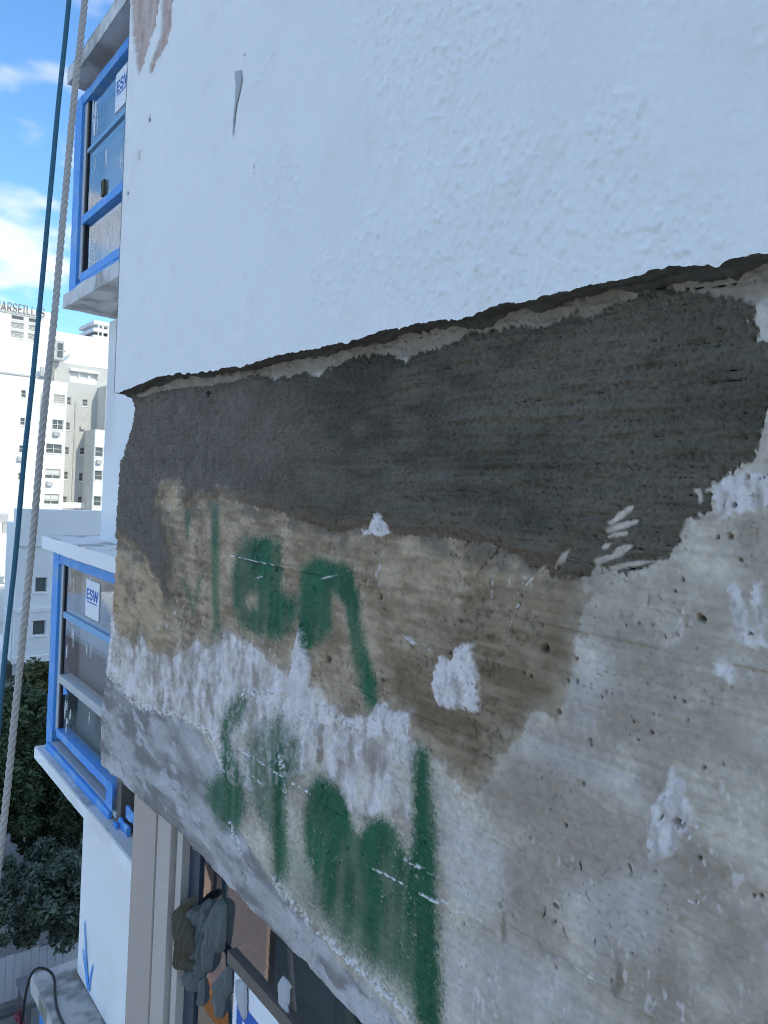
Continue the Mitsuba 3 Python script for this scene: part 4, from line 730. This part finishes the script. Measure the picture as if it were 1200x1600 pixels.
# ------------------------------------------------------------------ ropes and cable
def rope(key, a, b, over, r, strands, bsdf, twist=0.0):
    a, b = np.array(a) + ORIGIN, np.array(b) + ORIGIN
    d = b - a
    L = np.linalg.norm(d)
    d /= L
    p0, p1 = a - d * over[0], b + d * over[1]
    L = np.linalg.norm(p1 - p0)
    if strands == 1:
        n = int(L / 0.02)
        q = p0 + np.linspace(0, 1, n)[:, None] * (p1 - p0)
        q = q + 0.0022 * np.stack([noise2(np.arange(n) / 9.0, np.full(n, 2.0), 301) - 0.5, noise2(np.arange(n) / 9.0, np.full(n, 5.0), 302) - 0.5, np.zeros(n)], 1)
        add(key, tube(q, r * (0.96 + 0.08 * noise2(np.arange(n) * 0.7, np.zeros(n), 303)), 12), bsdf, smooth=True)
        return
    n = int(L / 0.0025)
    t = np.linspace(0, L, n)
    u = np.cross(d, [0.3, 1, 0.1]); u /= np.linalg.norm(u)
    w = np.cross(d, u)
    sway = 0.004 * np.stack([noise2(t * 5, t * 0 + 1, 311) - 0.5, noise2(t * 5, t * 0 + 2, 312) - 0.5, t * 0], 1)
    for k in range(strands):
        g = 2 * np.pi * (t / twist + k / strands)
        q = p0 + t[:, None] * d + sway + 0.43 * r * (np.cos(g)[:, None] * u + np.sin(g)[:, None] * w)
        add(key_for(f'{key}__strand'), tube(q, r * 0.58 * (0.95 + 0.1 * noise2(t * 90, t * 0 + k, 320 + k)), 8), bsdf, smooth=True)


RW = thing('white_rope', 'pale grey twisted rope hanging at a slant right of the blue rope', 'rope')
rope(RW, (0.392, 1.444, 0.882), (0.272, 1.299, -0.645), (3.2, 1.6), 0.0060, 3, 'm_rope_white', 0.042)
labels['blue_rope'] = {'label': 'thin dark blue rope hanging at a slant left of the pale twisted rope', 'category': 'rope'}
rope('blue_rope', (0.410, 1.624, 0.978), (0.310, 1.529, -0.498), (3.2, 1.6), 0.0047, 1, 'm_rope_blue')
cab = smooth_path([(0.79, 3.9, Zr(-3.233)), (0.85, 4.45, Zr(-3.233)), (0.885, 4.75, Zr(-3.225)), (0.885, 4.90, Zr(-3.18)), (0.82, 4.94, Zr(-3.165)), (0.765, 4.93, Zr(-3.26)), (0.745, 4.93, Zr(-3.45)), (0.735, 4.96, Zr(-3.60)), (0.70, 5.0, Zr(-3.95)), (0.68, 5.05, Zr(-4.6))], 160)
add('black_cable', tube(cab, 0.0085, 8), 'm_cable', smooth=True)
labels['black_cable'] = {'label': 'black cable looping over the corner of the stained slab and hanging down', 'category': 'cable'}
rw = []
for k in range(6):
    r = np.random.default_rng(70 + k)
    c = np.array((0.735, 4.95, Zr(-3.46)))
    q = c + np.cumsum(r.normal(0, 0.026, (9, 3)), 0) * np.array((0.7, 0.8, 1.0))
    q = c + (q - q.mean(0)) * 0.8
    rw.append(tube(smooth_path(q, 60), 0.0055, 6))
add('red_wire', cat(rw), 'm_red_wire', smooth=True)
labels['red_wire'] = {'label': 'small tangle of dark red wire tied to the hanging black cable', 'category': 'wire'}

# ------------------------------------------------------------------ ground and the street below
def structure(name, mesh, m, label=None):
    k = add(name, mesh, m)
    labels[k] = {'kind': 'structure'}
    if label:
        labels[k]['label'] = label
        labels[k]['category'] = name.replace('_', ' ')


structure('ground', trimesh.Trimesh([[-900, -900, 0], [900, -900, 0], [900, 1500, 0], [-900, 1500, 0]], [[0, 1, 2], [0, 2, 3]], process=False), 'm_ground', 'grey ground between the buildings')
structure('street', trimesh.Trimesh([[-5.8, -60, .004], [2.2, -60, .004], [2.2, 200, .004], [-5.8, 200, .004]], [[0, 1, 2], [0, 2, 3]], process=False), 'm_asphalt', 'asphalt street')


def facade(x0, x1, z0, z1, holes, y, thick=0.35):
    """a wall facing -y, window openings cut through it"""
    g = sbox(x0, z0, x1, z1)
    for (a, b, c, d) in holes:
        g = g.difference(sbox(a, c, b, d))
    parts = []
    for q in getattr(g, 'geoms', [g]):
        m = trimesh.creation.extrude_polygon(q, thick)
        v = np.array(m.vertices)
        parts.append(trimesh.Trimesh(np.stack([v[:, 0], y + v[:, 2], v[:, 1]], 1), m.faces, process=False))
    return cat(parts)


def window(host, a, b, c, d, y, kind='sash', n=1):
    w = key_for(f'{host}__window')
    fr = 0.05 if b - a < 0.9 else 0.06
    ms = [bx(a, b, y + 0.12, y + 0.22, c, c + fr), bx(a, b, y + 0.12, y + 0.22, d - fr, d), bx(a, a + fr, y + 0.121, y + 0.219, c + fr, d - fr), bx(b - fr, b, y + 0.121, y + 0.219, c + fr, d - fr)]
    for i in range(1, n):
        xm = a + (b - a) * i / n
        ms.append(bx(xm - fr / 2, xm + fr / 2, y + 0.13, y + 0.21, c + fr, d - fr))
    if kind in ('sash', 'blind'):
        ms.append(bx(a + fr, b - fr, y + 0.135, y + 0.205, (c + d) / 2 - fr / 2, (c + d) / 2 + fr / 2))
    add(f'{w}__frame', cat(ms), 'm_far_frame')
    add(f'{w}__pane', bx(a + 0.01, b - 0.01, y + 0.24, y + 0.26, c + 0.01, d - 0.01), 'm_far_louver' if kind == 'louver' else 'm_far_glass')
    if kind == 'louver':
        k = 5
        for i in range(k):
            z = c + (d - c) * (i + 0.5) / k
            add(key_for(f'{w}__slat'), bx(a + fr, b - fr, y + 0.14, y + 0.23, z - 0.03, z + 0.03), 'm_far_frame')
    if kind == 'blind':
        add(f'{w}__blind', bx(a + fr, b - fr, y + 0.225, y + 0.238, c + (d - c) * 0.35, d - fr), 'm_far_frame')
    add(f'{w}__sill', bx(a - 0.08, b + 0.08, y - 0.08, y + 0.05, c - 0.1, c - 0.005), 'm_far_white')


XO = 0.46      # the tables below were measured from the camera; the world is shifted by this
H = thing('hotel', 'tall sunlit white hotel with dark letters along its roof edge', 'building')
h = lambda v: v - XO
# left tower
sw = [(17.95, 18.42, z, z + 0.75) for z in (8.08, 5.22, 2.36, -0.5)]
lw = [(16.83, 18.06, 16.02, 16.45), (18.47, 19.30, 16.02, 16.45), (16.8, 18.06, 15.1, 15.75), (18.47, 19.3, 15.1, 15.75), (16.8, 18.06, 14.15, 14.85), (18.47, 19.3, 14.15, 14.85)]
holes = [(h(a), h(b), Zr(c), Zr(d)) for a, b, c, d in lw]
add(f'{H}__wall', facade(h(2), h(20.78), Zr(10.4), Zr(17.35), holes, 84), 'm_far_white', label='upper tower wall under the roof letters')
holes2 = [(h(a), h(b), Zr(c), Zr(d)) for a, b, c, d in sw]
add(key_for(f'{H}__wall'), facade(h(2), h(20.58), 0, Zr(10.38), holes2, 83.6), 'm_far_white')
add(f'{H}__cornice', cat([bx(h(2), h(20.62), 83.45, 84, Zr(10.28), Zr(10.46)), bx(h(2), h(19.9), 83.9, 84.0, Zr(16.55), Zr(16.78))]), 'm_far_grey')
for i, q in enumerate(holes):
    window(H, *q, 84.0, 'louver' if i > 1 else 'plain')
for q in holes2:
    window(H, *q, 83.6, 'sash')
add(f'{H}__tower', cat([bx(h(2), h(20.76), 84.5, 98, 0, Zr(17.3))]), 'm_far_white')
s = key_for(f'{H}__sign')
x = 15.15
word = 'MARSEILLES'
widths = []
for ch in word:
    m = meshkit.text_mesh(ch, 0.92, 0.12, False)
    widths.append(m.bounds[1][0])
scale = (20.0 - 15.15) / (sum(widths) + 0.10 * 9)
for ch, wd in zip(word, widths):
    m = meshkit.text_mesh(ch, 0.92, 0.12, False)
    v = np.array(m.vertices)
    x1 = h(x)
    add(key_for(f'{s}__letter'), trimesh.Trimesh(np.stack([x1 + v[:, 0] * scale, 83.98 - v[:, 2], Zr(16.72) + v[:, 1]], 1), m.faces, process=False), 'm_letter')
    x += (wd + 0.10) * scale
labels[s] = {'label': 'row of dark capital letters along the roof edge'}
# bay column
bw = [(21.21, 22.40, 7.82, 8.85, 'louver', 1), (21.18, 22.32, 5.1, 6.15, 'sash', 2), (20.60, 22.30, 2.50, 3.52, 'sash', 2), (20.58, 22.25, -0.2, 0.85, 'blind', 2), (20.55, 22.2, -2.95, -1.85, 'blind', 2)]
holes = [(h(a), h(b), Zr(c), Zr(d)) for a, b, c, d, *_ in bw]
add(f'{H}__bay', facade(h(20.50), h(22.57), 0, Zr(10.2), [(max(a, h(20.6)), b, c, d) for a, b, c, d in holes], 84), 'm_far_white')
add(f'{H}__bay_side', bx(h(20.50), h(22.57), 84.36, 88, 0, Zr(10.18)), 'm_far_white')
for q, (*_, kind, n) in zip(holes, bw):
    window(H, max(q[0], h(20.6)), q[1], q[2], q[3], 84, kind, n)
# middle block: recessed grey wall with a balcony, brighter block on the roof
rw_ = [(23.66, 24.11, 8.25, 9.1), (25.34, 25.94, 8.3, 9.05), (23.66, 24.11, 5.4, 6.25), (23.66, 24.11, 2.6, 3.45), (25.3, 26.1, 2.75, 3.5), (23.66, 24.11, -0.2, 0.65), (25.3, 25.75, -0.3, 0.6), (23.66, 24.11, -3.0, -2.15), (25.3, 25.75, -3.0, -2.1)]
holes = [(h(a), h(b), Zr(c), Zr(d)) for a, b, c, d in rw_] + [(h(23.9), h(26.9), Zr(10.85), Zr(12.1))]
add(key_for(f'{H}__wall'), facade(h(22.2), h(34), 0, Zr(12.9), holes, 88), 'm_far_grey', label='recessed grey middle wall')
for q in holes[:-1]:
    window(H, *q, 88, 'sash')
bal = key_for(f'{H}__balcony')
add(f'{bal}__back', bx(h(23.7), h(27.1), 89.2, 89.4, Zr(10.6), Zr(12.3)), 'm_far_grey')
add(f'{bal}__railing', cat([bx(h(23.9), h(26.9), 88.05, 88.15, Zr(10.85), Zr(11.35))]), 'm_far_white')
for xx in (24.85, 25.9):
    add(key_for(f'{bal}__column'), bx(h(xx), h(xx + 0.14), 88.02, 88.2, Zr(11.36), Zr(12.09)), 'm_far_white')
add(f'{bal}__canopy', bx(h(23.8), h(27.0), 87.5, 88.0, Zr(12.1), Zr(12.35)), 'm_far_white')
add(f'{H}__roof_block', cat([bx(h(20.8), h(34), 90, 99, Zr(12.9), Zr(16.65)), bx(h(22.2), h(34), 88.36, 99, 0, Zr(12.88))]), 'm_far_white')
pz = key_for(f'{H}__penthouse')
add(f'{pz}__box', bx(h(21.7), h(22.75), 86.5, 89.9, Zr(12.95), Zr(15.0)), 'm_far_grey')
add(f'{pz}__window', cat([bx(h(22.05), h(22.6), 86.44, 86.49, Zr(13.2), Zr(13.9)), bx(h(22.05), h(22.6), 86.44, 86.49, Zr(14.0), Zr(14.75))]), 'm_far_glass')
st = bx(-0.09, 0.09, 0, 0.8, 0, 2.1)
st.apply_transform(trimesh.transformations.rotation_matrix(math.radians(50), (0, 1, 0)))
st.apply_translation((h(23.1), 87.2, Zr(14.1)))
add(f'{H}__stair', st, 'm_far_white')
# right bay
rbw = [(25.76, 26.63, 2.5, 3.55, 'sash', 1), (25.80, 26.65, -0.1, 0.95, 'sash', 1), (25.80, 26.65, -3.0, -1.9, 'sash', 1)]
holes = [(h(a), h(b), Zr(c), Zr(d)) for a, b, c, d, *_ in rbw]
add(key_for(f'{H}__bay'), facade(h(25.70), h(28.2), 0, Zr(5.5), holes, 84), 'm_far_white')
add(key_for(f'{H}__bay_side'), bx(h(25.70), h(28.2), 84.36, 87.98, 0, Zr(5.48)), 'm_far_grey')
for q, (*_, kind, n) in zip(holes, rbw):
    window(H, *q, 84, kind, n)
for q in ((25.2, 25.68, 87.6, 87.98, 5.6, 6.0), (19.6, 20.25, 83.0, 83.4, 10.5, 11.4)):
    add(key_for(f'{H}__air_conditioner'), bx(h(q[0]), h(q[1]), q[2], q[3], Zr(q[4]), Zr(q[5])), 'm_far_grey')
add(key_for(f'{H}__bay'), bx(h(27.0), h(29.2), 85, 87.98, Zr(5.6), Zr(10.6)), 'm_far_grey')
for q in ((21.3, 21.9, 83.55, 83.99, 4.4, 4.85), (20.8, 21.4, 83.55, 83.99, -0.95, -0.5), (17.8, 18.4, 83.15, 83.59, 1.5, 1.95), (25.9, 26.4, 83.55, 83.99, 1.7, 2.15)):
    add(key_for(f'{H}__air_conditioner'), bx(h(q[0]), h(q[1]), q[2], q[3], Zr(q[4]), Zr(q[5])), 'm_far_grey')
for xx in (19.9, 24.6):
    add(key_for(f'{H}__drainpipe'), tube([(h(xx), 83.5 if xx < 20 else 87.9, 0.2 + 0.5 * i) for i in range(45)], 0.06, 6), 'm_far_grey')
add(f'{H}__terrace_rail', bx(h(22.8), h(25.68), 86.4, 86.5, Zr(-3.4), Zr(-2.75)), 'm_far_white')

# far tower on the skyline
K = thing('far_tower', 'far high-rise with dark window bands between white balcony slabs, under the upper ledge', 'building')
add(f'{K}__core', bx(98.6, 128, 331, 350, 0, 76), 'm_far_glass')
for z in np.arange(40, 83, 3.1):
    add(key_for(f'{K}__slab'), bx(97.8, 129, 329.4, 351, z, z + 1.5), 'm_far_white')
for xx in (99.8, 101.6, 104.0, 106.4):
    add(key_for(f'{K}__column'), bx(xx, xx + 0.45, 329.6, 330.9, 40, 82), 'm_far_white')

# shaded low building in front of the hotel
L = thing('low_building', 'low white building in shade with two dark square windows, in front of the hotel', 'building')
holes = [(h(11.73), h(12.44), Zr(-7.25), Zr(-6.3)), (h(11.68), h(12.45), Zr(-9.95), Zr(-9.0)), (h(14.0), h(14.8), Zr(-7.25), Zr(-6.3)), (h(14.0), h(14.8), Zr(-9.95), Zr(-9.0))]
add(f'{L}__wall', facade(h(10.62), h(26), Zr(-11.6), Zr(-4.35), holes, 49), 'm_far_white')
for q in holes:
    window(L, *q, 49, 'plain')
add(f'{L}__parapet', cat([bx(h(10.5), h(26), 48.8, 49.6, Zr(-4.34), Zr(-2.05)), bx(h(10.62), h(26), 49.61, 52, Zr(-11.6), Zr(-3.0))]), 'm_far_white')
add(f'{L}__band', cat([bx(h(10.55), h(26), 48.9, 49.0, Zr(-8.45), Zr(-8.2)), bx(h(10.55), h(26), 48.9, 49.0, Zr(-11.6), Zr(-11.2))]), 'm_far_white')
add(f'{L}__carport', cat([bx(h(10.62), h(26), 57, 57.2, 0, Zr(-11.61)), bx(h(10.62), h(10.8), 51.9, 57, 0, Zr(-11.61)), bx(h(10.62), h(26), 52.01, 57.2, Zr(-11.6), Zr(-11.3))]), 'm_far_white')
for xx in (10.7, 13.4, 16.5):
    add(key_for(f'{L}__post'), bx(h(xx), h(xx + 0.25), 49.1, 49.4, 0, Zr(-11.61)), 'm_far_grey')
# sunlit building with balconies at the left edge
D = thing('balcony_building', 'sunlit white building with stacked balcony parapets at the left edge, beside the ropes', 'building')
add(f'{D}__wall', bx(h(3), h(13.35), 64.5, 74, 0, Zr(-4.6)), 'm_far_white')
for z0, z1 in ((-7.79, -5.38), (-11.24, -8.55), (-13.4, -12.0)):
    add(key_for(f'{D}__balcony'), bx(h(3), h(13.30), 61.8, 64.49, Zr(z0), Zr(z1)), 'm_far_white')
add(f'{D}__pergola', cat([bx(h(3), h(12.95), 63, 70, Zr(-3.75), Zr(-3.1)), bx(h(12.6), h(12.9), 63.1, 63.4, Zr(-4.59), Zr(-3.76))]), 'm_far_grey')
add(f'{D}__room', bx(h(3), h(12.6), 65, 73, Zr(-4.59), Zr(-3.76)), 'm_bin')
# neighbour across the street, outside the picture; it is what the glass mirrors
def street_house(name, label, y0, y1, top, colour, extra):
    N = thing(name, label, 'building')
    holes = [(y, y + 1.3, z, z + 1.4) for y in np.arange(y0 + 1.6, y1 - 1.5, 3.4) for z in (1.0, 4.2)]
    f = facade(y0, y1, 0, top, holes, 0)
    v = np.array(f.vertices)
    add(f'{N}__wall', trimesh.Trimesh(np.stack([-6.4 - v[:, 1], v[:, 0], v[:, 2]], 1), f.faces, process=False), colour)
    add(f'{N}__body', bx(-16, -6.8, y0, y1, 0, top - 0.05), colour)
    add(f'{N}__roof', bx(-16.3, -6.3, y0 - 0.1, y1 + 0.1, top + 0.02, top + 0.25), 'm_far_white')
    for nm, z0, z1, m in extra:
        add(f'{N}__{nm}', bx(-6.39, -6.25, y0, y1, z0, z1), m)


street_house('slate_house', 'slate blue house across the street, mirrored dark in the near window', -4, 11.3, 7.0, 'm_slate', ())
street_house('peach_house', 'peach coloured house with an orange band across the street, mirrored in the near window', 11.6, 23.8, 7.4, 'm_peach', (('band', 2.65, 3.1, 'm_orange'), ('plinth', 0, 2.64, 'm_sand_paint')))
street_house('grey_house', 'grey-green house with a pink upper band, mirrored in the lower bay window', 24.1, 40, 7.2, 'm_grey_green', (('band', 5.7, 7.19, 'm_peach'),))


# ------------------------------------------------------------------ trees, fence, things on the ground
def crown(center, radii, n_clump, n_leaf, leaf, seed, dark, light):
    r = np.random.default_rng(seed)
    cs = r.normal(0, 1, (n_clump, 3))
    cs /= np.linalg.norm(cs, axis=1, keepdims=True)
    cs = cs * (r.random((n_clump, 1))**0.45) * np.array(radii) + np.array(center)
    cr = r.uniform(0.10, 0.48, n_clump) * np.mean(radii) * 0.72
    k = r.integers(0, n_clump, n_leaf)
    d = r.normal(0, 1, (n_leaf, 3))
    d /= np.linalg.norm(d, axis=1, keepdims=True)
    p = cs[k] + d * (cr[k] * r.random(n_leaf)**0.4)[:, None] * np.array((1, 1, 0.75))
    nrm = d * 0.5 + r.normal(0, 0.7, (n_leaf, 3)) + np.array((0, 0, 0.5))
    nrm /= np.linalg.norm(nrm, axis=1, keepdims=True)
    a = np.cross(nrm, r.normal(0, 1, (n_leaf, 3)))
    a /= np.linalg.norm(a, axis=1, keepdims=True)
    b = np.cross(nrm, a)
    s = leaf * r.uniform(0.45, 1.5, (n_leaf, 1))
    V = np.stack([p - a * s, p + b * s * 0.42 + nrm * s * 0.12, p + a * s, p - b * s * 0.42 + nrm * s * 0.12], 1)
    F = np.arange(n_leaf)[:, None] * 4 + np.array([0, 1, 2, 0, 2, 3])[None]
    t = np.clip(r.random(n_leaf)**1.5 * 0.6 + 0.5 * r.random(n_clump)[k]**2, 0, 1)[:, None]
    c = np.array(dark) * (1 - t) + np.array(light) * t
    return trimesh.Trimesh(V.reshape(-1, 3), F.reshape(-1, 3), process=False), np.repeat(c, 4, 0), cs


def tree(label, x, y, zc, radii, seed, dark, light, leaf=0.11, n=15000, clumps=70, group=None):
    k = thing('tree', label, 'tree', group)
    m, c, cs = crown((x, y, zc), radii, clumps, n, leaf, seed, dark, light)
    add(f'{k}__crown', m, 'm_leaf', color=c)
    add(f'{k}__trunk', tube(smooth_path([(x + 0.2, y, -0.1), (x + 0.05, y + 0.1, zc * 0.35), (x, y, zc * 0.7), (x - 0.1, y, zc)], 24), np.linspace(0.2, 0.09, 24), 9), 'm_bark', smooth=True)
    r = np.random.default_rng(seed)
    for q in cs[r.permutation(len(cs))[:7]]:
        add(key_for(f'{k}__limb'), tube(smooth_path([(x, y, zc * 0.55), (x * 0.6 + q[0] * 0.4, y * 0.6 + q[1] * 0.4, zc * 0.75 + q[2] * 0.1), tuple(q)], 12), np.linspace(0.08, 0.02, 12), 6), 'm_bark', smooth=True)


G = lambda px, yy: None
dk, lt = (0.032, 0.055, 0.025), (0.12, 0.17, 0.07)
tree('bushy tree with grey-green leaves overhanging the white fence', 5.3, 20.6, 2.35, (1.9, 1.5, 1.2), 1, (0.045, 0.07, 0.045), (0.17, 0.22, 0.15), 0.085, 24000, 100)
tree('dark leafy tree behind the fence, next to the white pier', 7.6, 23.5, 3.4, (1.6, 1.5, 1.9), 2, dk, (0.10, 0.14, 0.07), 0.10, 14000, 60)
tree('dark tree standing behind the grey-green bushy tree', 6.7, 27.5, 4.0, (2.2, 2.0, 2.3), 3, dk, lt, 0.11, 16000, 70)
tree('tallest tree, its yellow-green top below the low building', 8.0, 34, 3.5, (2.2, 2.2, 1.7), 4, (0.04, 0.055, 0.02), (0.16, 0.17, 0.06), 0.13, 14000, 60)
tree('tree with shaded crown at the left edge, behind the pale rope', 4.4, 25.5, 3.2, (1.7, 1.7, 2.0), 5, dk, lt, 0.11, 14000, 60)

tree('low dark tree filling the gap under the taller trees behind the fence', 7.9, 27.0, 1.7, (2.6, 1.4, 1.5), 7, dk, (0.09, 0.125, 0.06), 0.10, 13000, 60)

FN = thing('fence', 'white picket fence panel under the bushy tree', 'fence')
for i in range(24):
    xx = 2.4 + i * 0.20
    add(key_for(f'{FN}__board'), bx(xx, xx + 0.185, 20.05, 20.08, 0.05, 1.2 + 0.02 * ((i * 7) % 3)), 'm_fence')
for z in (0.3, 1.1):
    add(key_for(f'{FN}__rail'), bx(2.3, 7.3, 20.09, 20.14, z, z + 0.09), 'm_fence')
for xx in (2.3, 4.7, 7.2):
    add(key_for(f'{FN}__post'), bx(xx, xx + 0.1, 20.15, 20.25, 0, 1.3), 'm_fence')
U = thing('utility_box', 'grey lidded utility box below the stained slab, behind the hanging cable', 'box')
m = bx(4.15, 4.95, 18.5, 19.4, 0, 0.85)
add(f'{U}__body', rough(m, 0.12, 0.012, 3, 5), 'm_bin', smooth=40)
m = bx(4.10, 5.0, 18.45, 19.45, 0.852, 0.95)
add(f'{U}__lid', m, 'm_bin_lid')
add(f'{U}__panel', bx(4.25, 4.85, 18.47, 18.49, 0.12, 0.72), 'm_bin_lid')
add('green_tarp', rough(bx(3.2, 4.35, 16.9, 18.1, 0.0, 0.12), 0.05, 0.10, 2.2, 9), 'm_tarp', smooth=True)
labels['green_tarp'] = {'label': 'crumpled green tarp on the ground at the bottom left corner', 'category': 'tarp'}
r = np.random.default_rng(8)
for i, (xx, yy) in enumerate(((4.0, 20.1), (3.8, 19.5), (3.75, 18.6))):
    m = rough(bx(xx, xx + r.uniform(0.25, 0.45), yy, yy + r.uniform(0.2, 0.3), 0, r.uniform(0.06, 0.12)), 0.06, 0.02, 5, 80 + i)
    k = add('paving_stone', m, 'm_bin' if i % 2 else 'm_slab', smooth=40)
    labels[k] = {'label': ('dark paving stone lying farthest from the green tarp, nearest the fence', 'pale paving stone lying on the ground between two dark ones', 'dark paving stone lying on the ground next to the green tarp')[i], 'category': 'paving stone', 'group': 'loose paving stones'}
